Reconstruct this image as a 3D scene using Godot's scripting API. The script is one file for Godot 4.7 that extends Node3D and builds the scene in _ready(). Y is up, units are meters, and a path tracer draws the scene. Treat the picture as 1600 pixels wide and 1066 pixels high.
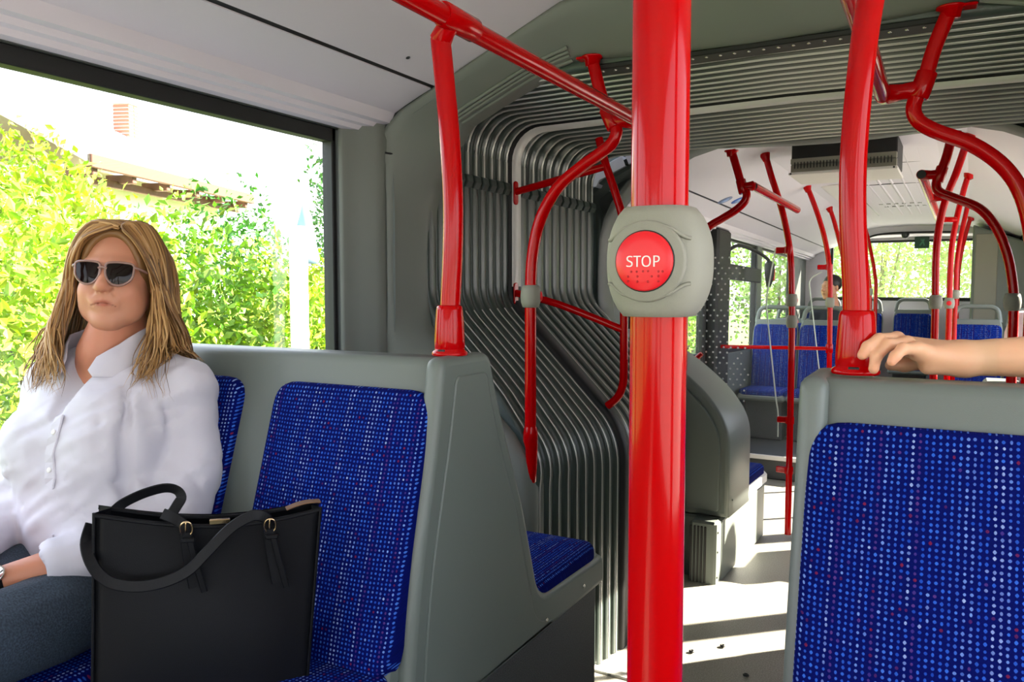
extends Node3D
# The inside of an articulated bus, looking from a seat towards the rear.
# Front unit: x across the bus (window side at -1.8), y up from the floor, v(x, y, d) with d metres towards the rear.
# The rear unit stands at a slight angle behind the bellows; XF is that unit while its things are made.

const WL := -1.80   # inner face of the window wall seen in the picture
const WR := 0.78    # the opposite wall
const MID := -0.51  # middle of the aisle

func _ready() -> void:
	var t0 := Time.get_ticks_msec()
	# camera
	var cam := Camera3D.new()
	cam.name = "camera"
	cam.fov = rad_to_deg(2.0 * atan(533.0 / 1245.0))
	cam.near = 0.05
	cam.far = 200.0
	cam.rotation = Vector3(-atan(85.0 / 1245.0), deg_to_rad(28.34), 0.0)
	cam.position = Vector3(0, 1.5, 0)
	add_child(cam)
	cam.current = true
	# sky and exposure
	var env := Environment.new()
	env.background_mode = Environment.BG_SKY
	var sky := Sky.new()
	var sm := ProceduralSkyMaterial.new()
	sm.sky_top_color = c8(214, 226, 246)
	sm.sky_horizon_color = c8(252, 251, 250)
	sm.sky_curve = 0.12
	sm.ground_horizon_color = c8(214, 212, 200)
	sm.ground_bottom_color = c8(170, 166, 154)
	sm.sun_angle_max = 1.0
	sky.sky_material = sm
	env.sky = sky
	env.background_energy_multiplier = 1.5
	env.tonemap_mode = Environment.TONE_MAPPER_LINEAR
	env.tonemap_exposure = 3.5
	env.sdfgi_enabled = true
	env.ssao_enabled = true
	env.ssil_enabled = true
	var we := WorldEnvironment.new()
	we.name = "world_environment"
	we.environment = env
	add_child(we)
	# the sun, behind the bus on the far side
	var sun := DirectionalLight3D.new()
	sun.name = "sun"
	sun.light_color = c8(255, 243, 224)
	sun.light_energy = 4.2
	sun.light_angular_distance = 0.6
	sun.shadow_enabled = true
	sun.sky_mode = DirectionalLight3D.SKY_MODE_LIGHT_ONLY
	add_child(sun)
	sun.look_at_from_position(v(1.0, 0.84, 0.95), Vector3.ZERO, Vector3.UP)

	materials()
	outside()
	front_unit()
	bellows()
	rear_unit()
	seat_block("left", 1.0)
	seat_block("right", -1.0)
	rails()
	rear_seats()
	rear_details()
	woman()
	tote_bag()
	arm_person()
	print("built in ", Time.get_ticks_msec() - t0, " ms")
# ---------------------------------------------------------------- mesh helpers
class G:
	# collects triangles (counter-clockwise seen from outside) and turns them into one mesh
	var p := PackedVector3Array()
	var uv := PackedVector2Array()
	var cl := PackedColorArray()
	var sm := PackedInt32Array()
	var xf := Transform3D()
	var sg := 0
	var col := Color.WHITE
	var colored := false

	func tri(a: Vector3, b: Vector3, c: Vector3, ua := Vector2.ZERO, ub := Vector2.ZERO, uc := Vector2.ZERO) -> void:
		p.append(xf * a); p.append(xf * b); p.append(xf * c)
		uv.append(ua); uv.append(ub); uv.append(uc)
		sm.append(sg)
		if colored:
			cl.append(col); cl.append(col); cl.append(col)

	func quad(a: Vector3, b: Vector3, c: Vector3, d: Vector3, ua := Vector2.ZERO, ub := Vector2.ZERO, uc := Vector2.ZERO, ud := Vector2.ZERO) -> void:
		tri(a, b, c, ua, ub, uc)
		tri(a, c, d, ua, uc, ud)

	func mesh() -> ArrayMesh:
		var st := SurfaceTool.new()
		st.begin(Mesh.PRIMITIVE_TRIANGLES)
		for t in sm.size():
			st.set_smooth_group(sm[t])
			for k in [0, 2, 1]:
				var i: int = t * 3 + k
				if colored:
					st.set_color(cl[i])
				st.set_uv(uv[i])
				st.add_vertex(p[i])
		st.generate_normals()
		st.index()
		return st.commit()

	func box(lo: Vector3, hi: Vector3, b := 0.003) -> void:
		# a box whose twelve edges are chamfered
		var c := (lo + hi) / 2.0
		var h := (hi - lo) / 2.0
		b = minf(b, minf(h.x, minf(h.y, h.z)) * 0.9)
		var old := sg
		sg = -1
		var f := func(x: float, y: float, z: float) -> Vector3: return c + Vector3(x, y, z)
		for s in [-1.0, 1.0]:
			var q := [f.call(s * h.x, -(h.y - b), -(h.z - b)), f.call(s * h.x, h.y - b, -(h.z - b)), f.call(s * h.x, h.y - b, h.z - b), f.call(s * h.x, -(h.y - b), h.z - b)]
			face(q, s > 0)
			q = [f.call(-(h.x - b), s * h.y, -(h.z - b)), f.call(-(h.x - b), s * h.y, h.z - b), f.call(h.x - b, s * h.y, h.z - b), f.call(h.x - b, s * h.y, -(h.z - b))]
			face(q, s > 0)
			q = [f.call(-(h.x - b), -(h.y - b), s * h.z), f.call(h.x - b, -(h.y - b), s * h.z), f.call(h.x - b, h.y - b, s * h.z), f.call(-(h.x - b), h.y - b, s * h.z)]
			face(q, s > 0)
		for s in [-1.0, 1.0]:
			for t in [-1.0, 1.0]:
				face([f.call(s * h.x, t * (h.y - b), -(h.z - b)), f.call(s * (h.x - b), t * h.y, -(h.z - b)), f.call(s * (h.x - b), t * h.y, h.z - b), f.call(s * h.x, t * (h.y - b), h.z - b)], s * t > 0)
				face([f.call(s * h.x, -(h.y - b), t * (h.z - b)), f.call(s * h.x, h.y - b, t * (h.z - b)), f.call(s * (h.x - b), h.y - b, t * h.z), f.call(s * (h.x - b), -(h.y - b), t * h.z)], s * t > 0)
				face([f.call(-(h.x - b), s * h.y, t * (h.z - b)), f.call(-(h.x - b), s * (h.y - b), t * h.z), f.call(h.x - b, s * (h.y - b), t * h.z), f.call(h.x - b, s * h.y, t * (h.z - b))], s * t > 0)
				for r in [-1.0, 1.0]:
					var a: Vector3 = f.call(s * h.x, t * (h.y - b), r * (h.z - b))
					var e: Vector3 = f.call(s * (h.x - b), t * h.y, r * (h.z - b))
					var g: Vector3 = f.call(s * (h.x - b), t * (h.y - b), r * h.z)
					if s * t * r > 0:
						tri(a, e, g)
					else:
						tri(a, g, e)
		sg = old

	func face(q: Array, fwd: bool) -> void:
		if fwd:
			quad(q[0], q[1], q[2], q[3])
		else:
			quad(q[0], q[3], q[2], q[1])

	func loft(rings: Array, closed := true, uvs := Vector2(1, 1)) -> void:
		# rings: arrays of Vector3 of one length; outside is on the right when going along a ring seen from the last ring
		var n: int = rings[0].size()
		var m := n if closed else n - 1
		for i in rings.size() - 1:
			var a = rings[i]
			var b = rings[i + 1]
			for j in m:
				var k := (j + 1) % n
				var u0 := float(j) / m * uvs.x
				var u1 := float(j + 1) / m * uvs.x
				var v0 := float(i) / (rings.size() - 1) * uvs.y
				var v1 := float(i + 1) / (rings.size() - 1) * uvs.y
				quad(a[j], a[k], b[k], b[j], Vector2(u0, v0), Vector2(u1, v0), Vector2(u1, v1), Vector2(u0, v1))

	func fan(ring: Array, flip := false) -> void:
		var c := Vector3.ZERO
		for q in ring:
			c += q
		c /= ring.size()
		for j in ring.size():
			if flip:
				tri(c, ring[(j + 1) % ring.size()], ring[j])
			else:
				tri(c, ring[j], ring[(j + 1) % ring.size()])

	func tube(pts: Array, r, sides := 14, caps := true, squash := 1.0, hint := Vector3.ZERO) -> void:
		var rings := []
		var n := pts.size()
		var t0: Vector3 = (pts[1] - pts[0]).normalized()
		var u: Vector3 = hint if hint != Vector3.ZERO else (Vector3.UP if absf(t0.y) < 0.9 else Vector3.RIGHT)
		u = (u - t0 * u.dot(t0)).normalized()
		var dist := 0.0
		for i in n:
			var t: Vector3 = (pts[mini(i + 1, n - 1)] - pts[maxi(i - 1, 0)]).normalized()
			u = (u - t * u.dot(t)).normalized()
			var w := t.cross(u)
			var rad: float = r[i] if r is Array or r is PackedFloat32Array else r
			var ring := []
			for k in sides:
				var a := TAU * k / sides
				ring.append(pts[i] + (u * cos(a) + w * sin(a) * squash) * rad)
			rings.append(ring)
		loft(rings)
		if caps:
			var old := sg
			sg = -1
			fan(rings[0], true)
			fan(rings[-1])
			sg = old

	func lathe(prof: Array, sides := 20) -> void:
		# prof: Vector2(radius, y) from bottom to top, turned about the y axis
		var rings := []
		for q in prof:
			var ring := []
			for k in sides:
				var a := -TAU * k / sides
				ring.append(Vector3(q.x * cos(a), q.y, q.x * sin(a)))
			rings.append(ring)
		loft(rings)
		if prof[0].x > 0.0005:
			fan(rings[0], true)
		if prof[-1].x > 0.0005:
			fan(rings[-1])

	static func area(poly: Array) -> float:
		var s := 0.0
		for i in poly.size():
			s += poly[i].cross(poly[(i + 1) % poly.size()])
		return s / 2.0

	static func inset(poly: Array, b: float) -> Array:
		var out := []
		var n := poly.size()
		for i in n:
			var e0: Vector2 = (poly[i] - poly[(i + n - 1) % n]).normalized()
			var e1: Vector2 = (poly[(i + 1) % n] - poly[i]).normalized()
			var n0 := Vector2(-e0.y, e0.x)
			var n1 := Vector2(-e1.y, e1.x)
			var m := (n0 + n1).normalized()
			out.append(poly[i] + m * b / maxf(0.35, m.dot(n0)))
		return out

	func extrude(poly: Array, z0: float, z1: float, bevel := 0.0, steps := 3, smooth := true) -> void:
		# poly in the xy plane, pushed along z, with rounded rims
		if area(poly) < 0:
			poly = poly.duplicate()
			poly.reverse()
		var rings := []
		var lev := []
		if bevel > 0.0:
			for i in steps + 1:
				var a := PI / 2 * i / steps
				lev.append([bevel * (1 - sin(a)), z0 + bevel * (1 - cos(a))])
			for i in steps + 1:
				var a := PI / 2 * (1 - float(i) / steps)
				lev.append([bevel * (1 - sin(a)), z1 - bevel * (1 - cos(a))])
		else:
			lev = [[0.0, z0], [0.0, z1]]
		for l in lev:
			var q := inset(poly, l[0]) if l[0] > 0 else poly
			var ring := []
			for v in q:
				ring.append(Vector3(v.x, v.y, l[1]))
			rings.append(ring)
		var old := sg
		if not smooth:
			sg = -1
		loft(rings)
		sg = -1
		var flat2 := PackedVector2Array(inset(poly, lev[0][0]) if bevel > 0 else poly)
		var ix := Geometry2D.triangulate_polygon(PackedVector2Array(poly))
		for t in range(0, ix.size(), 3):
			var a: Vector2 = flat2[ix[t]]
			var b: Vector2 = flat2[ix[t + 1]]
			var c: Vector2 = flat2[ix[t + 2]]
			if (b - a).cross(c - a) < 0:
				var h := b
				b = c
				c = h
			tri(Vector3(a.x, a.y, z1), Vector3(b.x, b.y, z1), Vector3(c.x, c.y, z1), a, b, c)
			tri(Vector3(a.x, a.y, z0), Vector3(c.x, c.y, z0), Vector3(b.x, b.y, z0), a, c, b)
		sg = old

	func ball(c: Vector3, r, n := 10) -> void:
		var rr: Vector3 = r if r is Vector3 else Vector3.ONE * r
		var rings := []
		for i in n + 1:
			var a := -PI / 2 + PI * i / n
			var ring := []
			for k in n * 2:
				var b := -TAU * k / (n * 2)
				ring.append(c + Vector3(cos(a) * cos(b), sin(a), cos(a) * sin(b)) * rr)
			rings.append(ring)
		loft(rings)

	func ribbon(pts: Array, nor: Array, w, th: float, smooth := false, uvs := Vector2(1, 1)) -> void:
		# a flat strap with rounded edges: w across, th thick, nor the side it shows
		var rings := []
		var n := pts.size()
		for i in n:
			var t: Vector3 = (pts[mini(i + 1, n - 1)] - pts[maxi(i - 1, 0)]).normalized()
			var o: Vector3 = (nor[i] - t * nor[i].dot(t)).normalized()
			var s: Vector3 = t.cross(o)
			var hw: float = (w[i] if w is Array else w) / 2.0
			var b := minf(th * 0.4, hw * 0.5)
			var h := th / 2.0
			var ring := []
			for q in [[-hw, -h + b], [-hw + b, -h], [hw - b, -h], [hw, -h + b], [hw, h - b], [hw - b, h], [-hw + b, h], [-hw, h - b]]:
				ring.append(pts[i] + s * -q[0] + o * q[1])
			rings.append(ring)
		var old := sg
		if not smooth:
			sg = -1
		loft(rings, true, uvs)
		sg = -1
		fan(rings[0], true)
		fan(rings[-1])
		sg = old


static func round_poly(pts: Array, rad, n := 5) -> Array:
	# a closed Vector2 outline with rounded corners
	var out := []
	var m := pts.size()
	for i in m:
		var r: float = rad[i] if rad is Array else rad
		var p: Vector2 = pts[i]
		var a: Vector2 = pts[(i + m - 1) % m] - p
		var b: Vector2 = pts[(i + 1) % m] - p
		r = minf(r, minf(a.length(), b.length()) * 0.49)
		if r < 0.0005:
			out.append(p)
			continue
		var p0 := p + a.normalized() * r
		var p1 := p + b.normalized() * r
		for k in n + 1:
			var t := float(k) / n
			out.append(p0.lerp(p, t).lerp(p.lerp(p1, t), t))
	return out


static func bent(pts: Array, rad: float, n := 8) -> Array:
	# an open line of Vector3 with rounded corners
	var out := [pts[0]]
	for i in range(1, pts.size() - 1):
		var p: Vector3 = pts[i]
		var a: Vector3 = pts[i - 1] - p
		var b: Vector3 = pts[i + 1] - p
		var r := minf(rad, minf(a.length(), b.length()) * 0.48)
		for k in n + 1:
			var t := float(k) / n
			out.append((p + a.normalized() * r).lerp(p, t).lerp(p.lerp(p + b.normalized() * r, t), t))
	out.append(pts[-1])
	return out


static func spline(pts: Array, n := 6) -> Array:
	var out := []
	for i in pts.size() - 1:
		var p0: Vector3 = pts[maxi(i - 1, 0)]
		var p1: Vector3 = pts[i]
		var p2: Vector3 = pts[i + 1]
		var p3: Vector3 = pts[mini(i + 2, pts.size() - 1)]
		for k in n:
			out.append(p1.cubic_interpolate(p2, p0, p3, float(k) / n))
	out.append(pts[-1])
	return out


static func rect(x0: float, y0: float, x1: float, y1: float) -> Array:
	return [Vector2(x0, y0), Vector2(x1, y0), Vector2(x1, y1), Vector2(x0, y1)]


static func v(x: float, y: float, d: float) -> Vector3:
	# across the bus, up, and distance from the photographer towards the rear
	return Vector3(x, y, -d)


class Field:
	# a grid of signed distances, meshed as surface nets
	var o: Vector3
	var h: float
	var nx: int
	var ny: int
	var nz: int
	var f := PackedFloat32Array()

	func _init(lo: Vector3, hi: Vector3, cell: float) -> void:
		o = lo
		h = cell
		nx = int((hi.x - lo.x) / cell) + 2
		ny = int((hi.y - lo.y) / cell) + 2
		nz = int((hi.z - lo.z) / cell) + 2
		f.resize(nx * ny * nz)
		f.fill(0.3)

	func span(lo: Vector3, hi: Vector3) -> Array:
		return [clampi(int((lo.x - o.x) / h), 0, nx), clampi(int((hi.x - o.x) / h) + 2, 0, nx), clampi(int((lo.y - o.y) / h), 0, ny), clampi(int((hi.y - o.y) / h) + 2, 0, ny), clampi(int((lo.z - o.z) / h), 0, nz), clampi(int((hi.z - o.z) / h) + 2, 0, nz)]

	func join(i: int, d: float, k: float, cut: bool) -> void:
		var a := f[i]
		if cut:
			a = -a
		var e := k - absf(a - d)
		var m := minf(a, d)
		if e > 0.0:
			m -= e * e / k * 0.25
		f[i] = -m if cut else m

	func cap(a: Vector3, b: Vector3, ra: float, rb: float, k := 0.02, cut := false) -> void:
		var r := maxf(ra, rb) + k + 2.0 * h
		var s := span(a.min(b) - Vector3.ONE * r, a.max(b) + Vector3.ONE * r)
		var ba := b - a
		var bb := maxf(ba.length_squared(), 1e-9)
		for z in range(s[4], s[5]):
			for y in range(s[2], s[3]):
				var i := (z * ny + y) * nx + s[0] as int
				var q := Vector3(o.x + s[0] * h, o.y + y * h, o.z + z * h) - a
				for x in range(s[0], s[1]):
					var t := clampf(q.dot(ba) / bb, 0.0, 1.0)
					var d := (q - ba * t).length() - (ra + (rb - ra) * t)
					if d < k + 2.0 * h:
						join(i, d, k, cut)
					q.x += h
					i += 1

	func ell(c: Vector3, r: Vector3, k := 0.02, turn := Basis(), cut := false) -> void:
		var m := maxf(r.x, maxf(r.y, r.z)) + k + 2.0 * h
		var s := span(c - Vector3.ONE * m, c + Vector3.ONE * m)
		var inv := turn.inverse()
		var step := inv * Vector3(h, 0, 0)
		for z in range(s[4], s[5]):
			for y in range(s[2], s[3]):
				var i := (z * ny + y) * nx + s[0] as int
				var q := inv * (Vector3(o.x + s[0] * h, o.y + y * h, o.z + z * h) - c)
				for x in range(s[0], s[1]):
					var u := q / r
					var k0 := u.length()
					var k1 := (u / r).length()
					var d := k0 * (k0 - 1.0) / k1 if k1 > 1e-6 else -minf(r.x, minf(r.y, r.z))
					if d < k + 2.0 * h:
						join(i, d, k, cut)
					q += step
					i += 1

	func at(q: Vector3) -> float:
		var u := (q - o) / h
		var x := clampi(int(u.x), 0, nx - 2)
		var y := clampi(int(u.y), 0, ny - 2)
		var z := clampi(int(u.z), 0, nz - 2)
		var t := Vector3(clampf(u.x - x, 0, 1), clampf(u.y - y, 0, 1), clampf(u.z - z, 0, 1))
		var i := (z * ny + y) * nx + x
		var j := i + nx
		var k := nx * ny
		var a := lerpf(lerpf(f[i], f[i + 1], t.x), lerpf(f[j], f[j + 1], t.x), t.y)
		var b := lerpf(lerpf(f[i + k], f[i + k + 1], t.x), lerpf(f[j + k], f[j + k + 1], t.x), t.y)
		return lerpf(a, b, t.z)

	func grad(q: Vector3) -> Vector3:
		var e := h * 0.7
		return Vector3(at(q + Vector3(e, 0, 0)) - at(q - Vector3(e, 0, 0)), at(q + Vector3(0, e, 0)) - at(q - Vector3(0, e, 0)), at(q + Vector3(0, 0, e)) - at(q - Vector3(0, 0, e))).normalized()

	func hit(q: Vector3, dir: Vector3, most := 0.5) -> Vector3:
		# where a ray meets the surface
		var t := 0.0
		while t < most:
			var d := at(q + dir * t)
			if d < h * 0.1:
				break
			t += maxf(d * 0.7, h * 0.15)
		return q + dir * t

	func crease(a: Vector3, b: Vector3, w: float, amount: float) -> void:
		# a soft groove (or, with a negative amount, a raised fold) along a line near the surface
		var r := w * 2.4
		var s := span(a.min(b) - Vector3.ONE * r, a.max(b) + Vector3.ONE * r)
		var ba := b - a
		var bb := maxf(ba.length_squared(), 1e-9)
		for z in range(s[4], s[5]):
			for y in range(s[2], s[3]):
				for x in range(s[0], s[1]):
					var i := (z * ny + y) * nx + x
					if absf(f[i]) > 0.04:
						continue
					var q := o + Vector3(x, y, z) * h - a
					var t := clampf(q.dot(ba) / bb, 0.0, 1.0)
					var d := (q - ba * t).length() / w
					if d < 2.4:
						f[i] += amount * exp(-d * d) * (0.35 + 0.65 * sin(PI * clampf(t, 0.05, 0.95)))

	func wrinkle(n: FastNoiseLite, amount: float, stretch := Vector3.ONE, turn := Basis()) -> void:
		for z in nz:
			for y in ny:
				for x in nx:
					var i := (z * ny + y) * nx + x
					if absf(f[i]) < 0.035:
						var q: Vector3 = turn * (o + Vector3(x, y, z) * h) * stretch
						f[i] += n.get_noise_3dv(q) * amount

	func mesh_into(g: G, paint = null) -> void:
		var id := PackedInt32Array()
		id.resize(nx * ny * nz)
		id.fill(-1)
		var vs := PackedVector3Array()
		var cs := PackedColorArray()
		var off := [0, 1, nx, nx + 1, nx * ny, nx * ny + 1, nx * ny + nx, nx * ny + nx + 1]
		var edges := [[0, 1], [2, 3], [4, 5], [6, 7], [0, 2], [1, 3], [4, 6], [5, 7], [0, 4], [1, 5], [2, 6], [3, 7]]
		for z in nz - 1:
			for y in ny - 1:
				var i0 := (z * ny + y) * nx
				for x in nx - 1:
					var i := i0 + x
					if absf(f[i]) > h * 6.0:
						continue
					var inside := 0
					for k in 8:
						if f[i + off[k]] < 0.0:
							inside += 1
					if inside == 0 or inside == 8:
						continue
					var sum := Vector3.ZERO
					var m := 0
					for e in edges:
						var a: float = f[i + off[e[0]]]
						var b: float = f[i + off[e[1]]]
						if (a < 0.0) != (b < 0.0):
							var t := a / (a - b)
							var ea: int = e[0]
							var eb: int = e[1]
							sum += Vector3(ea & 1, (ea >> 1) & 1, ea >> 2).lerp(Vector3(eb & 1, (eb >> 1) & 1, eb >> 2), t)
							m += 1
					var q := o + (Vector3(x, y, z) + sum / m) * h
					id[i] = vs.size()
					vs.append(q)
					if paint != null:
						cs.append(paint.call(q))
		var has: bool = paint != null
		for z in range(1, nz - 1):
			for y in range(1, ny - 1):
				for x in range(1, nx - 1):
					var i := (z * ny + y) * nx + x
					var a := f[i]
					if absf(a) > h * 6.0:
						continue
					var neg := a < 0.0
					if neg != (f[i + 1] < 0.0):
						put(g, vs, cs, has, id[i], id[i - nx], id[i - nx - nx * ny], id[i - nx * ny], neg)
					if neg != (f[i + nx] < 0.0):
						put(g, vs, cs, has, id[i], id[i - nx * ny], id[i - nx * ny - 1], id[i - 1], neg)
					if neg != (f[i + nx * ny] < 0.0):
						put(g, vs, cs, has, id[i], id[i - 1], id[i - 1 - nx], id[i - nx], neg)

	func put(g: G, vs: PackedVector3Array, cs: PackedColorArray, has: bool, a: int, b: int, c: int, d: int, fwd: bool) -> void:
		if a < 0 or b < 0 or c < 0 or d < 0:
			return
		var q := [a, b, c, d] if fwd else [a, d, c, b]
		for t in [[0, 1, 2], [0, 2, 3]]:
			for k in t:
				g.p.append(g.xf * vs[q[k]])
				g.uv.append(Vector2.ZERO)
				if g.colored:
					g.cl.append(cs[q[k]] if has else g.col)
			g.sm.append(g.sg)


# ---------------------------------------------------------------- scene helpers
var M := {}
var XF := Transform3D()  # the unit of the bus that things are being put into
var taken := {}

func nm(called: String) -> String:
	var n: int = taken.get(called, 0)
	taken[called] = n + 1
	return called if n == 0 else "%s_%03d" % [called, n]

func tag(o: Node, label: String, category: String, group := "") -> void:
	o.set_meta("label", label)
	o.set_meta("category", category)
	if group != "":
		o.set_meta("group", group)

func thing(called: String, label: String, category: String, at := Vector3.ZERO, turn := 0.0, group := "") -> Node3D:
	var o := Node3D.new()
	o.name = nm(called)
	add_child(o, true)
	o.transform = XF * Transform3D(Basis(Vector3.UP, turn), at)
	tag(o, label, category, group)
	return o

func part(parent: Node, called: String, g, m: Material, label := "") -> MeshInstance3D:
	var o := MeshInstance3D.new()
	var n := called
	var k := 0
	while parent.has_node(NodePath(n)):
		k += 1
		n = "%s_%03d" % [called, k]
	o.name = n
	o.mesh = g.mesh() if g is G else g
	o.material_override = m
	parent.add_child(o, true)
	if label != "":
		o.set_meta("label", label)
	return o

func single(called: String, g, m: Material, label: String, category: String, group := "") -> MeshInstance3D:
	var o := part(self, nm(called), g, m)
	o.transform = XF
	tag(o, label, category, group)
	return o

func setting(called: String, g, m: Material, label: String, category := "") -> MeshInstance3D:
	var o := part(self, nm(called), g, m)
	o.transform = XF
	o.set_meta("kind", "structure")
	o.set_meta("label", label)
	o.set_meta("category", category if category != "" else called.split("_")[0])
	return o

func mat(c: Color, rough := 0.6, metal := 0.0) -> StandardMaterial3D:
	var m := StandardMaterial3D.new()
	m.albedo_color = c
	m.roughness = rough
	m.metallic = metal
	return m

func c8(r: int, g: int, b: int) -> Color:
	return Color8(r, g, b)

func noise_tex(seed_: int, freq: float, size := 256, oct := 4, ramp = null, type := FastNoiseLite.TYPE_SIMPLEX_SMOOTH) -> ImageTexture:
	var n := FastNoiseLite.new()
	n.seed = seed_
	n.noise_type = type
	n.frequency = freq
	n.fractal_octaves = oct
	var im := n.get_seamless_image(size, size, false, false, 0.1, true)
	im.convert(Image.FORMAT_RGBA8)
	if ramp != null:
		var gr: Gradient = ramp
		for y in size:
			for x in size:
				im.set_pixel(x, y, gr.sample(im.get_pixel(x, y).r))
	return ImageTexture.create_from_image(im)

func ramp2(a: Color, b: Color, lo := 0.3, hi := 0.7) -> Gradient:
	var g := Gradient.new()
	g.offsets = PackedFloat32Array([lo, hi])
	g.colors = PackedColorArray([a, b])
	return g

func grain(m: StandardMaterial3D, tex: Texture2D, per_metre: float, relief := 0.02) -> StandardMaterial3D:
	m.uv1_triplanar = true
	m.uv1_scale = Vector3.ONE * per_metre
	m.heightmap_enabled = true
	m.heightmap_texture = tex
	m.heightmap_scale = relief
	return m
func fabric_tex() -> ImageTexture:
	# woven plush: rows of small light dashes on deep blue, each column with a tint of its own
	var rng := RandomNumberGenerator.new()
	rng.seed = 7
	var n := 48
	var s := 20
	var im := Image.create(n * s, n * s, false, Image.FORMAT_RGB8)
	
	for y in n * s:
		for x in n * s:
			var k := rng.randf_range(0.8, 1.2)
			im.set_pixel(x, y, Color(0.010 * k, 0.050 * k, 0.34 * k))
	var tones := [c8(64, 122, 230), c8(64, 122, 230), c8(44, 100, 212), c8(190, 210, 246), c8(84, 140, 236), c8(140, 176, 240), c8(70, 126, 232), c8(104, 58, 120), c8(56, 112, 222)]
	for cx in n:
		var col: Color = tones[rng.randi_range(0, tones.size() - 1)]
		for cy in n:
			var tone := col
			var q := rng.randf()
			if q < 0.16:
				tone = tones[rng.randi_range(0, tones.size() - 1)]
			elif q < 0.19:
				tone = c8(142, 30, 52)
			tone = tone.lerp(c8(12, 36, 130), 0.12 + rng.randf() * 0.4)
			var wx := rng.randi_range(4, 5)
			var wy := rng.randi_range(5, 6)
			var ox := cx * s + 10 + rng.randi_range(-1, 1)
			var oy := cy * s + 10 + rng.randi_range(-1, 1)
			for y in range(-wy, wy + 1):
				for x in range(-wx, wx + 1):
					if float(x * x) / (wx * wx) + float(y * y) / (wy * wy) < 1.05:
						im.set_pixel(ox + x, oy + y, tone.lerp(c8(10, 30, 120), rng.randf() * 0.25))
	return ImageTexture.create_from_image(im)

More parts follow.
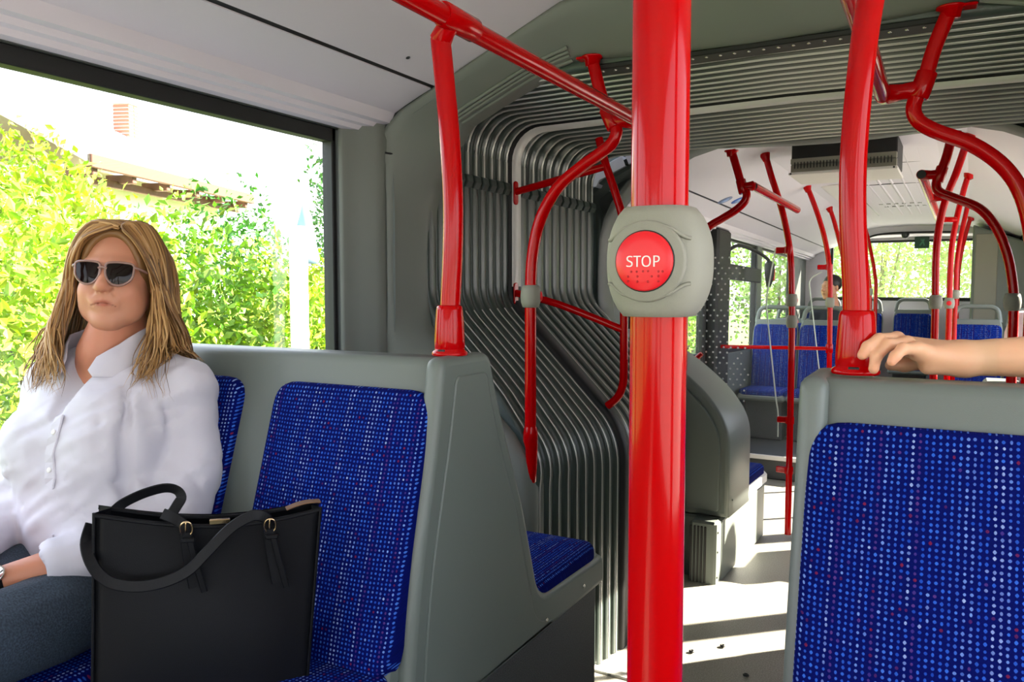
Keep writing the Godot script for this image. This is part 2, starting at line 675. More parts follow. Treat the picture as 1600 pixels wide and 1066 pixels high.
func materials() -> void:
	var fine := noise_tex(3, 0.09, 256, 3)
	var coarse := noise_tex(5, 0.02, 256, 4)
	var leather := noise_tex(9, 0.12, 256, 2, null, FastNoiseLite.TYPE_CELLULAR)
	M.red = mat(c8(182, 0, 3), 0.15)
	M.red.metallic_specular = 0.3
	M.red.clearcoat_enabled = true
	M.red.clearcoat = 0.15
	M.red.clearcoat_roughness = 0.06
	M.grey = grain(mat(c8(108, 116, 110), 0.42), fine, 18.0, 0.012)
	M.greydark = grain(mat(c8(92, 98, 95), 0.5), fine, 18.0, 0.012)
	M.portal = grain(mat(c8(116, 121, 114), 0.55), fine, 14.0, 0.015)
	M.ceiling = grain(mat(c8(222, 218, 226), 0.55), fine, 10.0, 0.006)
	M.white = mat(c8(228, 226, 222), 0.45)
	M.dusty = mat(Color(0.74, 0.84, 0.58, 0.28), 0.6)
	M.dusty.backlight_enabled = true
	M.dusty.backlight = Color(0.42, 0.46, 0.34)
	M.dusty.transparency = BaseMaterial3D.TRANSPARENCY_ALPHA
	M.black = mat(c8(14, 15, 16), 0.45)
	M.rubber = mat(c8(20, 22, 23), 0.6)
	M.box = mat(Color.WHITE, 0.55)
	M.box.albedo_texture = noise_tex(21, 0.25, 256, 2, ramp2(c8(62, 65, 66), c8(92, 95, 96), 0.35, 0.75))
	grain(M.box, fine, 5.0, 0.05)
	M.floor = mat(Color.WHITE, 0.42)
	M.floor.albedo_texture = noise_tex(23, 0.3, 256, 2, ramp2(c8(132, 130, 120), c8(166, 163, 152), 0.3, 0.7))
	grain(M.floor, coarse, 2.0, 0.03)
	M.fold = mat(c8(60, 71, 66), 0.32)
	M.fold.rim_enabled = true
	M.fold.rim = 0.15
	grain(M.fold, fine, 9.0, 0.03)
	M.alu = mat(c8(206, 206, 200), 0.3, 0.35)
	M.chrome = mat(c8(215, 210, 200), 0.12, 1.0)
	M.gold = mat(c8(224, 196, 150), 0.18, 1.0)
	M.fabric = mat(Color.WHITE, 0.9)
	M.fabric.albedo_texture = fabric_tex()
	M.fabric.uv1_scale = Vector3(1.0 / 0.40, 1.0 / 0.40, 1)
	M.fabric.metallic_specular = 0.2
	M.fabric.heightmap_enabled = true
	M.fabric.heightmap_texture = M.fabric.albedo_texture
	M.fabric.heightmap_scale = 0.08
	M.button = grain(mat(c8(140, 139, 126), 0.6), fine, 60.0, 0.012)
	M.buttonred = mat(c8(226, 24, 36), 0.32)
	M.glass = mat(Color(0.9, 0.95, 0.92, 0.02), 0.02)
	M.glass.transparency = BaseMaterial3D.TRANSPARENCY_ALPHA
	M.screen = mat(Color(0.9, 0.95, 0.92, 0.012), 0.02)
	M.screen.transparency = BaseMaterial3D.TRANSPARENCY_ALPHA
	M.screen.metallic_specular = 0.18
	M.edge = mat(c8(205, 215, 205), 0.2)
	M.screw = mat(c8(70, 72, 72), 0.3, 0.8)
	M.skin = mat(Color.WHITE, 0.5)
	M.skin.vertex_color_use_as_albedo = true
	M.skin.subsurf_scatter_enabled = true
	M.skin.subsurf_scatter_strength = 0.15
	grain(M.skin, fine, 40.0, 0.008)
	M.skin.vertex_color_use_as_albedo = true
	M.blouse = grain(mat(c8(208, 205, 214), 0.75), noise_tex(31, 0.012, 256, 3), 3.0, 0.1)
	M.jeans = mat(Color.WHITE, 0.85)
	M.jeans.albedo_texture = noise_tex(33, 0.10, 256, 4, ramp2(c8(36, 47, 58), c8(66, 80, 94), 0.25, 0.8))
	grain(M.jeans, fine, 8.0, 0.025)
	M.hair = mat(Color.WHITE, 0.42)
	M.hair.vertex_color_use_as_albedo = true
	M.leather = grain(mat(c8(15, 16, 19), 0.44), leather, 26.0, 0.018)
	M.leather.metallic_specular = 0.32
	M.lens = mat(c8(20, 9, 8), 0.06)
	M.lens.metallic_specular = 0.3
	M.frame = mat(c8(150, 118, 108), 0.2)
	M.lcd = mat(c8(4, 60, 40), 0.3)
	M.leaf = mat(Color.WHITE, 0.6)
	M.leaf.vertex_color_use_as_albedo = true
	M.leaf.backlight_enabled = true
	M.leaf.backlight = Color(0.5, 0.6, 0.1)
	M.road = grain(mat(c8(172, 169, 162), 0.9), coarse, 0.5, 0.1)
	M.grass = grain(mat(c8(112, 140, 58), 0.9), coarse, 0.4, 0.3)
	M.bark = mat(c8(86, 70, 52), 0.9)
func strip(g: G, pts: Array, th: float, d0: float, d1: float) -> void:
	# a sheet that follows pts (x, y) and runs along the bus; it gets its thickness on the upper side
	var up := []
	for i in pts.size():
		var t: Vector2 = (pts[mini(i + 1, pts.size() - 1)] - pts[maxi(i - 1, 0)]).normalized()
		up.append(pts[i] + Vector2(-t.y, t.x) * th)
	up.reverse()
	g.extrude(pts + up, -d1, -d0, 0.002, 1, false)

func mirrored(pts: Array) -> Array:
	var out := []
	for q in pts:
		out.push_front(Vector2(2 * MID - q.x, q.y))
	return out

func side_wall(called: String, at_left: bool, d0: float, d1: float, wins: Array, low: float, high: float, words: String, first_window: int) -> void:
	# a wall with glazed openings: lower panel, header and posts, then each window with frame and pane
	var x0 := WL - 0.07 if at_left else WR
	var x1 := WL if at_left else WR + 0.07
	var g := G.new()
	g.box(v(x0, -0.35, d1), v(x1, low, d0), 0.004)
	g.box(v(x0, high, d1), v(x1, 2.45, d0), 0.004)
	var a := d0
	for w in wins:
		if w[0] - a > 0.01:
			g.box(v(x0, low, w[0]), v(x1, high, a), 0.006)
		a = w[1]
	if d1 - a > 0.01:
		g.box(v(x0, low, d1), v(x1, high, a), 0.006)
	setting(called, g, M.greydark, "grey inner side wall of the bus %s" % words, "wall")
	var k := first_window
	for w in wins:
		var fr := G.new()
		var xi := x1 - 0.03 if at_left else x0 + 0.03
		for b in [[w[0], w[1], low, low + 0.035], [w[0], w[1], high - 0.045, high], [w[0], w[0] + 0.02, low, high], [w[1] - 0.02, w[1], low, high]]:
			fr.box(v(minf(xi, xi - 0.03), b[2], b[1]), v(maxf(xi, xi + 0.015), b[3], b[0]), 0.003)
		var o := setting("window_%d" % k, fr, M.rubber, "side window with black rubber frame %s, pane %s" % [words, ["first", "second", "third", "fourth", "fifth", "sixth"][wins.find(w)] + " along the wall"], "window")
		var pn := G.new()
		pn.sg = -1
		var xp := xi - 0.01
		pn.quad(v(xp, low + 0.02, w[0] + 0.01), v(xp, low + 0.02, w[1] - 0.01), v(xp, high - 0.02, w[1] - 0.01), v(xp, high - 0.02, w[0] + 0.01))
		part(o, "pane", pn, M.glass)
		k += 1

const SIDE := [Vector2(-1.795, 2.03), Vector2(-1.765, 2.032), Vector2(-1.758, 2.046), Vector2(-1.735, 2.048), Vector2(-1.728, 2.062), Vector2(-1.70, 2.064), Vector2(-1.682, 2.097), Vector2(-1.64, 2.117), Vector2(-1.58, 2.143), Vector2(-1.532, 2.162)]
const TOP := [Vector2(-1.516, 2.169), Vector2(-1.30, 2.262), Vector2(-1.055, 2.367), Vector2(-0.9, 2.39), Vector2(-0.51, 2.40)]

func ceiling_of(words: String, d0: float, d1: float) -> void:
	var g := G.new()
	var top := TOP.duplicate()
	var m := mirrored(TOP)
	m.pop_front()
	strip(g, top + m, 0.06, d0, d1)
	var o := setting("ceiling", g, M.ceiling, "pale grey ceiling lining of the %s" % words, "ceiling")
	for s in 2:
		var q := G.new()
		q.sg = 0
		strip(q, SIDE if s == 0 else mirrored(SIDE), 0.06, d0, d1)
		part(o, "side_panel", q, M.ceiling)
		var b := G.new()
		var line := [Vector2(-1.534, 2.166), Vector2(-1.514, 2.1745)]
		strip(b, line if s == 0 else mirrored(line), 0.03, d0, d1)
		part(o, "joint_strip", b, M.black)
	var r := G.new()
	r.box(v(WL - 0.07, 2.47, d1), v(WR + 0.07, 2.56, d0), 0.01)
	part(o, "roof", r, M.white)

func screw(parent: Node, at: Vector3, turn: Basis, r := 0.008, m: Material = null) -> void:
	var g := G.new()
	g.xf = Transform3D(turn, at)
	g.lathe([Vector2(r, 0), Vector2(r, r * 0.25), Vector2(r * 0.7, r * 0.5), Vector2(r * 0.35, r * 0.52), Vector2(r * 0.3, r * 0.25), Vector2(0, r * 0.25)], 10)
	part(parent, "screw", g, m if m else M.screw)

func front_unit() -> void:
	XF = Transform3D()
	var g := G.new()
	g.box(v(WL - 0.07, -0.35, 2.42), v(WR + 0.07, 0.0, -5.0), 0.005)
	var fl := setting("floor", g, M.floor, "speckled beige-grey floor of the front half of the bus", "floor")
	g = G.new()
	g.box(v(WL, -0.34, 4.02), v(WR, -0.002, 2.42), 0.004)
	var jf := setting("floor", g, M.floor, "speckled beige-grey floor plates inside the bellows", "floor")
	g = G.new()
	g.xf = Transform3D(Basis(Vector3.UP, -0.05), v(-0.5, 0, 2.80))
	g.box(Vector3(-0.7, -0.005, -0.022), Vector3(0.7, 0.006, 0.022), 0.003)
	part(jf, "threshold_strip", g, M.alu, "bright metal threshold strip")
	for q in [[-1.085, 2.80], [-0.78, 2.82], [-0.45, 2.84]]:
		screw(jf, v(q[0], 0.005, q[1]), Basis(), 0.007)
	for q in [[-0.76, 3.26], [-0.62, 3.05], [-0.86, 3.15], [-0.50, 3.28], [-0.68, 2.92]]:
		screw(jf, v(q[0], 0.003, q[1]), Basis(), 0.012, M.black)
	ceiling_of("front half of the bus", -5.0, 2.27)
	screw(get_node("ceiling"), v(-1.455, 2.196, 2.03), Basis(Vector3.BACK, PI + 0.4), 0.007)
	side_wall("wall_left", true, -5.0, 2.30, [[-4.7, -3.2], [-3.05, -1.5], [-1.35, 0.3], [0.45, 2.115]], 1.02, 2.03, "of the front half on the woman's side", 1)
	side_wall("wall_right", false, -5.0, 2.30, [[-4.7, -3.2], [-3.05, -1.5], [-1.35, 0.3], [0.45, 1.6]], 1.02, 2.03, "of the front half across from the woman", 5)
	# pillar between the window and the portal
	g = G.new()
	var pil := round_poly([Vector2(-1.81, 2.115), Vector2(-1.795, 2.118), Vector2(-1.775, 2.16), Vector2(-1.722, 2.235), Vector2(-1.722, 2.32), Vector2(-1.81, 2.32)], [0.0, 0.012, 0.06, 0.02, 0.0, 0.0])
	g.xf = Transform3D(Basis(Vector3.RIGHT, Vector3.FORWARD, Vector3.UP), Vector3.ZERO)
	g.extrude(pil, 0.0, 2.06)
	setting("trim_1", g, M.portal, "grey pillar trim between the side window and the bellows portal", "pillar trim")
	# the end wall behind the photographer, with the windscreen
	g = G.new()
	g.box(v(WL - 0.07, -0.35, -5.0), v(WR + 0.07, 0.95, -5.08), 0.005)
	g.box(v(WL - 0.07, 2.2, -5.0), v(WR + 0.07, 2.56, -5.08), 0.005)
	for x in [WL - 0.07, WR - 0.1]:
		g.box(v(x, 0.95, -5.0), v(x + 0.17, 2.2, -5.08), 0.005)
	var fw := setting("wall_front", g, M.greydark, "front end wall of the bus round the windscreen", "wall")
	g = G.new()
	g.quad(v(WL, 0.95, -5.04), v(WR, 0.95, -5.04), v(WR, 2.2, -5.04), v(WL, 2.2, -5.04))
	part(fw, "windscreen", g, M.glass)
	portal()

const P_IN := [Vector2(-1.22, 0), Vector2(-1.22, 0.45), Vector2(-1.22, 0.80), Vector2(-1.245, 0.90), Vector2(-1.30, 0.98), Vector2(-1.45, 1.13), Vector2(-1.60, 1.28), Vector2(-1.652, 1.36), Vector2(-1.67, 1.46), Vector2(-1.672, 1.62), Vector2(-1.665, 1.78), Vector2(-1.64, 1.88), Vector2(-1.59, 1.965), Vector2(-1.50, 2.075), Vector2(-1.40, 2.122), Vector2(-1.20, 2.205), Vector2(-1.08, 2.235), Vector2(-0.90, 2.225), Vector2(-0.69, 2.214), Vector2(-0.51, 2.21)]
const P_OUT := [Vector2(-1.80, 0), Vector2(-1.80, 0.45), Vector2(-1.80, 0.80), Vector2(-1.80, 0.90), Vector2(-1.79, 1.0), Vector2(-1.77, 1.13), Vector2(-1.74, 1.28), Vector2(-1.725, 1.36), Vector2(-1.72, 1.46), Vector2(-1.72, 1.62), Vector2(-1.72, 1.80), Vector2(-1.725, 1.93), Vector2(-1.76, 2.02), Vector2(-1.66, 2.10), Vector2(-1.46, 2.19), Vector2(-1.22, 2.295), Vector2(-1.055, 2.366), Vector2(-0.90, 2.388), Vector2(-0.69, 2.397), Vector2(-0.51, 2.40)]

func whole(pts: Array) -> Array:
	var m := mirrored(pts)
	m.pop_front()
	return pts + m

func bulkhead(called: String, d: float, words: String) -> void:
	# closes the space between the lining and the outer skin
	var rings := []
	var a := []
	var b := []
	for q in whole(P_OUT):
		a.append(v(q.x + (MID - q.x) * 0.02, q.y - 0.02, d))
		var dir: Vector2 = q - Vector2(MID, 1.1)
		var k := minf((WR + 0.07 - MID) / maxf(absf(dir.x), 1e-4), (1.46 if dir.y > 0 else 1.4) / maxf(absf(dir.y), 1e-4))
		b.append(v(MID + dir.x * k, 1.1 + dir.y * k, d))
	for off in [[a, 0.0], [b, 0.0], [b, 0.04], [a, 0.04]]:
		var ring := []
		for q in off[0]:
			ring.append(q + Vector3(0, 0, -off[1]))
		rings.append(ring)
	var g := G.new()
	g.sg = -1
	g.loft(rings, false)
	setting(called, g, M.greydark, words, "bulkhead")

func portal() -> void:
	bulkhead("trim_9", 2.28, "grey bulkhead sheet round the front portal frame")
	# moulded frame round the opening into the bellows
	var pin := whole(P_IN)
	var pout := whole(P_OUT)
	var g := G.new()
	var rings := []
	for l in [[0.0, 2.47, -0.01], [0.0, 2.262, 0.0], [0.12, 2.262, 0.0], [0.34, 2.285, 0.0], [0.6, 2.33, 0.0], [0.82, 2.37, 0.0], [0.94, 2.395, 0.0], [1.0, 2.42, 0.0], [1.0, 2.50, 0.0], [0.90, 2.50, 0.0]]:
		var ring := []
		for i in pin.size():
			var q: Vector2 = pout[i].lerp(pin[i], l[0])
			if l[2] != 0.0:
				q += (q - Vector2(MID, 1.3)).normalized() * 0.05
			ring.append(v(q.x, q.y, l[1]))
		ring.reverse()
		rings.append(ring)
	g.loft(rings, false)
	var o := setting("trim_2", g, M.portal, "grey moulded portal frame leading into the bellows", "portal frame")
	# ribbed strip in the upper corners
	for s in 2:
		for k in 4:
			var l: float = [0.80, 0.87, 0.935, 1.0][k]
			var d: float = [2.365, 2.380, 2.394, 2.420][k]
			var line := []
			for i in range(13, 17):
				var q: Vector2 = pout[i].lerp(pin[i], l)
				if s:
					q.x = 2 * MID - q.x
				line.append(v(q.x, q.y - 0.002, d - 0.003))
			var c := G.new()
			c.tube(spline(line, 5), 0.0065, 8)
			part(o, "rib", c, M.portal)
	# seam between the pillar and the arch
	var sgm := G.new()
	var ln := []
	for q in [[-1.722, 1.965, 2.262], [-1.705, 1.962, 2.286], [-1.68, 1.96, 2.33], [-1.655, 1.962, 2.37], [-1.62, 1.962, 2.408]]:
		ln.append(v(q[0], q[1], q[2]))
	sgm.tube(ln, 0.0035, 6)
	part(o, "seam", sgm, M.rubber)
	# dark screwed strip along the top edge
	var st := G.new()
	st.box(v(-1.02, 2.195, 2.515), v(0.0, 2.212, 2.43), 0.003)
	part(o, "clamp_strip", st, M.rubber)
	for k in 24:
		var r := G.new()
		r.xf = Transform3D(Basis(Vector3.RIGHT, PI), v(-0.99 + k * 0.042, 2.196, 2.455))
		r.lathe([Vector2(0.006, 0), Vector2(0.005, 0.003), Vector2(0, 0.004)], 8)
		part(o, "rivet", r, M.chrome)

const B_IN := [Vector2(-1.15, 0.0), Vector2(-1.15, 0.72), Vector2(-1.17, 0.86), Vector2(-1.24, 0.98), Vector2(-1.58, 1.36), Vector2(-1.655, 1.47), Vector2(-1.66, 1.58), Vector2(-1.66, 1.98)]

func bellows_path() -> Array:
	var low := []
	for q in [[-1.13, 0.0], [-1.13, 0.70], [-1.13, 0.76]]:
		low.append(Vector2(q[0], q[1]))
	for k in 9:   # bend into the slope
		var t := k / 8.0
		low.append(Vector2(-1.13, 0.78).lerp(Vector2(-1.13, 0.91), t).lerp(Vector2(-1.13, 0.91).lerp(Vector2(-1.22, 1.0), t), t))
	for k in range(1, 7):
		low.append(Vector2(-1.22, 1.0).lerp(Vector2(-1.60, 1.385), k / 6.0))
	for k in range(1, 5):
		var t := k / 4.0
		low.append(Vector2(-1.60, 1.385).lerp(Vector2(-1.65, 1.435), t).lerp(Vector2(-1.65, 1.435).lerp(Vector2(-1.65, 1.50), t), t))
	for k in range(1, 6):
		low.append(Vector2(-1.65, 1.50 + 0.53 * k / 5.0))
	for k in range(1, 9):
		var a := PI / 2 * k / 8.0
		low.append(Vector2(-1.65 + 0.15 * (1 - cos(a)), 2.03 + 0.15 * sin(a)))
	for k in range(1, 6):
		low.append(Vector2(-1.50 + 0.99 * k / 5.0, 2.18 + 0.012 * k / 5.0))
	return whole(low)

func along(path: Array, depth: float, d: float) -> Array:
	# the bellows path pushed outwards by depth, at distance d
	var ring := []
	for i in path.size():
		var t: Vector2 = (path[mini(i + 1, path.size() - 1)] - path[maxi(i - 1, 0)]).normalized()
		var q: Vector2 = path[i] + Vector2(-t.y, t.x) * depth
		ring.append(v(q.x, q.y, d))
	return ring

func flared(path: Array, depth: float, d: float) -> Array:
	# the front folds widen towards the portal, most of all near the floor
	var ring := along(path, depth, d)
	if depth > 0.0:   # on the upright wall the folds lie nearly flat
		var shallow := along(path, depth * 0.22, d)
		for i in ring.size():
			ring[i] = ring[i].lerp(shallow[i], smoothstep(1.40, 1.52, path[i].y) * (1.0 - smoothstep(1.86, 1.98, path[i].y)))
	var t := clampf((3.035 - d) / 0.58, 0.0, 1.0)
	for i in ring.size():
		var e := t * (0.075 * clampf((1.15 - path[i].y) / 0.35, 0.0, 1.0) + 0.018)
		var n: Vector3 = along_normal(path, i)
		ring[i] += n * e
	return ring

func along_normal(path: Array, i: int) -> Vector3:
	var t: Vector2 = (path[mini(i + 1, path.size() - 1)] - path[maxi(i - 1, 0)]).normalized()
	return Vector3(-t.y, t.x, 0)

func bellows() -> void:
	XF = Transform3D()
	var path := bellows_path()
	var o := thing("bellows", "dark folded bellows between the two halves of the bus, with bright metal fold rails", "bellows", Vector3.ZERO)
	for sec in [[2.440, 3.035, 10], [3.125, 3.985, 10]]:
		var pitch: float = (sec[1] - sec[0]) / sec[2]
		for k in sec[2]:
			var d0: float = sec[0] + k * pitch
			var g := G.new()
			var rings := []
			for q in [[0.0, 0.055], [0.02, 0.016], [0.07, 0.003], [0.2, 0.0], [0.42, -0.003], [0.64, 0.0], [0.84, 0.003], [0.90, 0.016], [0.93, 0.055], [0.96, 0.065], [1.0, 0.055]]:
				rings.append(flared(path, q[1], d0 + q[0] * pitch))
			g.loft(rings, false)
			part(o, "fold", g, M.fold)
			# bright rail over the roof, down to the hooks on both sides
			var r := G.new()
			var line := []
			for i in path.size():
				if path[i].y > 1.84:
					var e: Vector3 = flared(path, -0.002, d0 + 0.5 * pitch)[i]
					line.append(e)
			r.tube(line, 0.0062, 6)
			part(o, "roof_rail", r, M.alu)
			for s in 2:
				var h := G.new()
				var e: Vector3 = line[0] if s == 0 else line[-1]
				var sx := 1.0 if s == 0 else -1.0
				h.extrude([Vector2(-0.004 * sx, 0.022), Vector2(0.012 * sx, 0.012), Vector2(0.016 * sx, -0.012), Vector2(0.004 * sx, -0.034), Vector2(-0.004 * sx, -0.034)], -pitch * 0.36, pitch * 0.40, 0.003, 1, false)
				for i in h.p.size():
					h.p[i] += e
				part(o, "fold_hook", h, M.fold)
				var pt := G.new()
				pt.box(Vector3(minf(-0.004 * sx, 0.003 * sx), 0.0, -0.013), Vector3(maxf(-0.004 * sx, 0.003 * sx), 0.105, 0.013), 0.002)
				for i in pt.p.size():
					pt.p[i] += e
				part(o, "rail_plate", pt, M.portal)
				# rail along the sloping part and down to the floor
				var l := G.new()
				var ln := []
				for i in path.size():
					if path[i].y < 1.42 and (path[i].x < MID) == (s == 0):
						ln.append(flared(path, -0.001, d0 + 0.42 * pitch)[i])
				l.tube(ln, 0.004, 6)
				part(o, "side_rail", l, M.alu)
	for q in [2.475, 3.992]:
		var c := G.new()
		c.loft([flared(path, 0.03, q), flared(path, 0.24, q), flared(path, 0.24, q + 0.006), flared(path, 0.03, q + 0.006)], false)
		part(o, "end_collar", c, M.rubber)
	# the frame in the middle, a black seal with a bright strip over roof and upper wall
	var f := G.new()
	var rings := []
	for q in [[3.032, 0.06], [3.032, -0.004], [3.045, -0.014], [3.115, -0.014], [3.128, -0.004], [3.128, 0.06]]:
		rings.append(along(path, q[1], q[0]))
	f.loft(rings, false)
	var mf := part(o, "middle_frame", f, M.rubber, "black seal of the middle frame")
	var b := G.new()
	rings = []
	var sub := []
	for i in path.size():
		if path[i].y > 1.47:
			sub.append(i)
	for q in [[3.040, -0.010], [3.045, -0.022], [3.10, -0.022], [3.106, -0.010]]:
		var whole_ring := along(path, q[1], q[0])
		var ring := []
		for i in sub:
			ring.append(whole_ring[i])
		rings.append(ring)
	b.loft(rings, false)
	part(mf, "bright_strip", b, M.white, "pale metal strip")

func rear_unit() -> void:
	var pv := v(MID, 0, 3.1)
	XF = Transform3D(Basis(), pv) * Transform3D(Basis(Vector3.UP, deg_to_rad(-1.65)) * Basis(Vector3.RIGHT, deg_to_rad(-1.4)), Vector3.ZERO) * Transform3D(Basis(), -pv)
	var g := G.new()
	g.box(v(WL - 0.07, -0.3, 10.9), v(WR + 0.07, 0.0, 4.0), 0.005)
	setting("floor", g, M.floor, "speckled beige-grey floor of the rear half of the bus", "floor")
	g = G.new()
	g.box(v(WL, 0.0, 10.8), v(-0.93, 0.19, 6.7), 0.01)
	g.box(v(-0.1, 0.0, 10.8), v(WR, 0.19, 6.3), 0.01)
	g.box(v(-0.94, 0.0, 10.8), v(-0.09, 0.30, 8.6), 0.01)
	var pod := setting("trim_3", g, M.box, "dark grey raised podium under the rear seats", "podium")
	for q in [[WL, -0.93, 6.7, 0.19], [-0.1, WR, 6.3, 0.19], [-0.93, -0.1, 8.6, 0.30]]:
		var e := G.new()
		e.box(v(q[0], q[3] - 0.025, q[2] - 0.004), v(q[1], q[3] + 0.012, q[2] - 0.03), 0.004)
		part(pod, "step_edge", e, M.white, "pale step edge")
	ceiling_of("rear half of the bus", 3.98, 10.9)
	side_wall("wall_rear_left", true, 4.0, 10.9, [[4.75, 6.4], [6.75, 8.2], [8.4, 10.0]], 1.0, 2.06, "of the rear half on the door side", 9)
	side_wall("wall_rear_right", false, 4.0, 10.9, [[4.2, 4.36], [4.385, 4.95], [5.10, 6.6], [6.75, 8.8]], 1.0, 2.03, "of the rear half across from the doors", 12)
	# rear wall with its window
	g = G.new()
	g.box(v(WL - 0.07, -0.3, 10.96), v(WR + 0.07, 1.52, 10.9), 0.004)
	g.box(v(WL - 0.07, 2.26, 10.96), v(WR + 0.07, 2.56, 10.9), 0.004)
	g.box(v(WL - 0.07, 1.52, 10.96), v(-1.50, 2.26, 10.9), 0.004)
	g.box(v(0.32, 1.52, 10.96), v(WR + 0.07, 2.26, 10.9), 0.004)
	setting("wall_rear", g, M.ceiling, "pale rear end wall of the bus", "wall")
	g = G.new()
	for b in [[-1.50, 0.32, 1.52, 1.56], [-1.50, 0.32, 2.235, 2.26], [-1.50, -1.47, 1.52, 2.26], [0.29, 0.32, 1.52, 2.26]]:
		g.box(v(b[0], b[2], 10.93), v(b[1], b[3], 10.88), 0.004)
	var w := setting("window_16", g, M.rubber, "wide rear window with black frame at the end of the bus", "window")
	g = G.new()
	g.sg = -1
	g.quad(v(-1.49, 1.53, 10.92), v(0.31, 1.53, 10.92), v(0.31, 2.25, 10.92), v(-1.49, 2.25, 10.92))
	part(w, "pane", g, M.dusty)
	# header over the rear window
	g = G.new()
	strip(g, [Vector2(-1.3, 2.262), Vector2(-1.2, 2.285), Vector2(-0.51, 2.30), Vector2(0.18, 2.285), Vector2(0.28, 2.262)], 0.12, 10.5, 10.9)
	setting("trim_4", g, M.ceiling, "pale curved header above the rear window", "trim")
	# portal of the rear half
	var pin := []
	var pout := []
	for q in P_IN:
		pin.append(Vector2(q.x + (0.02 if q.x < -1.3 else 0.0), q.y - 0.004))
		pout.append(q)
	pin = whole(pin)
	pout = whole(P_OUT)
	g = G.new()
	var rings := []
	for l in [[0.9, 3.93], [1.0, 3.94], [1.02, 4.0], [0.95, 4.12], [0.6, 4.2], [0.0, 4.22], [-0.03, 3.99]]:
		var ring := []
		for i in pin.size():
			var q: Vector2 = pout[i].lerp(pin[i], l[0])
			ring.append(v(q.x, q.y, l[1]))
		ring.reverse()
		rings.append(ring)
	g.loft(rings, false)
	bulkhead("trim_10", 4.05, "grey bulkhead sheet round the rear portal frame")
	setting("trim_5", g, M.greydark, "dark grey portal frame at the rear end of the bellows", "portal frame")
	XF = Transform3D()
func pad(g: G, w: float, h: float, t: float, r: float, du := 0.0) -> void:
	# an upholstered pad in the xy plane, bulging along z, with the cloth laid out in metres
	var base := round_poly(rect(-w / 2, -h / 2, w / 2, h / 2), r, 6)
	var lev := [[0.0, -0.02], [0.0, t * 0.45], [0.003, t * 0.7], [0.009, t * 0.9], [0.02, t]]
	var rings := []
	for l in lev:
		var ring := []
		for q in (G.inset(base, l[0]) if l[0] > 0 else base):
			ring.append(Vector3(q.x, q.y, l[1]))
		rings.append(ring)
	var last: Array = rings[-1]
	for k in [[0.7, 0.006], [0.35, 0.009]]:
		var ring := []
		for q in last:
			ring.append(Vector3(q.x * k[0], q.y * k[0], t + k[1]))
		rings.append(ring)
	var uvf := func(q: Vector3) -> Vector2: return Vector2(q.x + du, -q.y + (t - q.z) * 0.5)
	for i in rings.size() - 1:
		for j in base.size():
			var k := (j + 1) % base.size()
			var a: Vector3 = rings[i][j]
			var b: Vector3 = rings[i][k]
			var c: Vector3 = rings[i + 1][k]
			var d: Vector3 = rings[i + 1][j]
			g.quad(a, b, c, d, uvf.call(a), uvf.call(b), uvf.call(c), uvf.call(d))
	var m := Vector3(0, 0, t + 0.010)
	for j in base.size():
		var a: Vector3 = rings[-1][j]
		var b: Vector3 = rings[-1][(j + 1) % base.size()]
		g.tri(m, a, b, uvf.call(m), uvf.call(a), uvf.call(b))

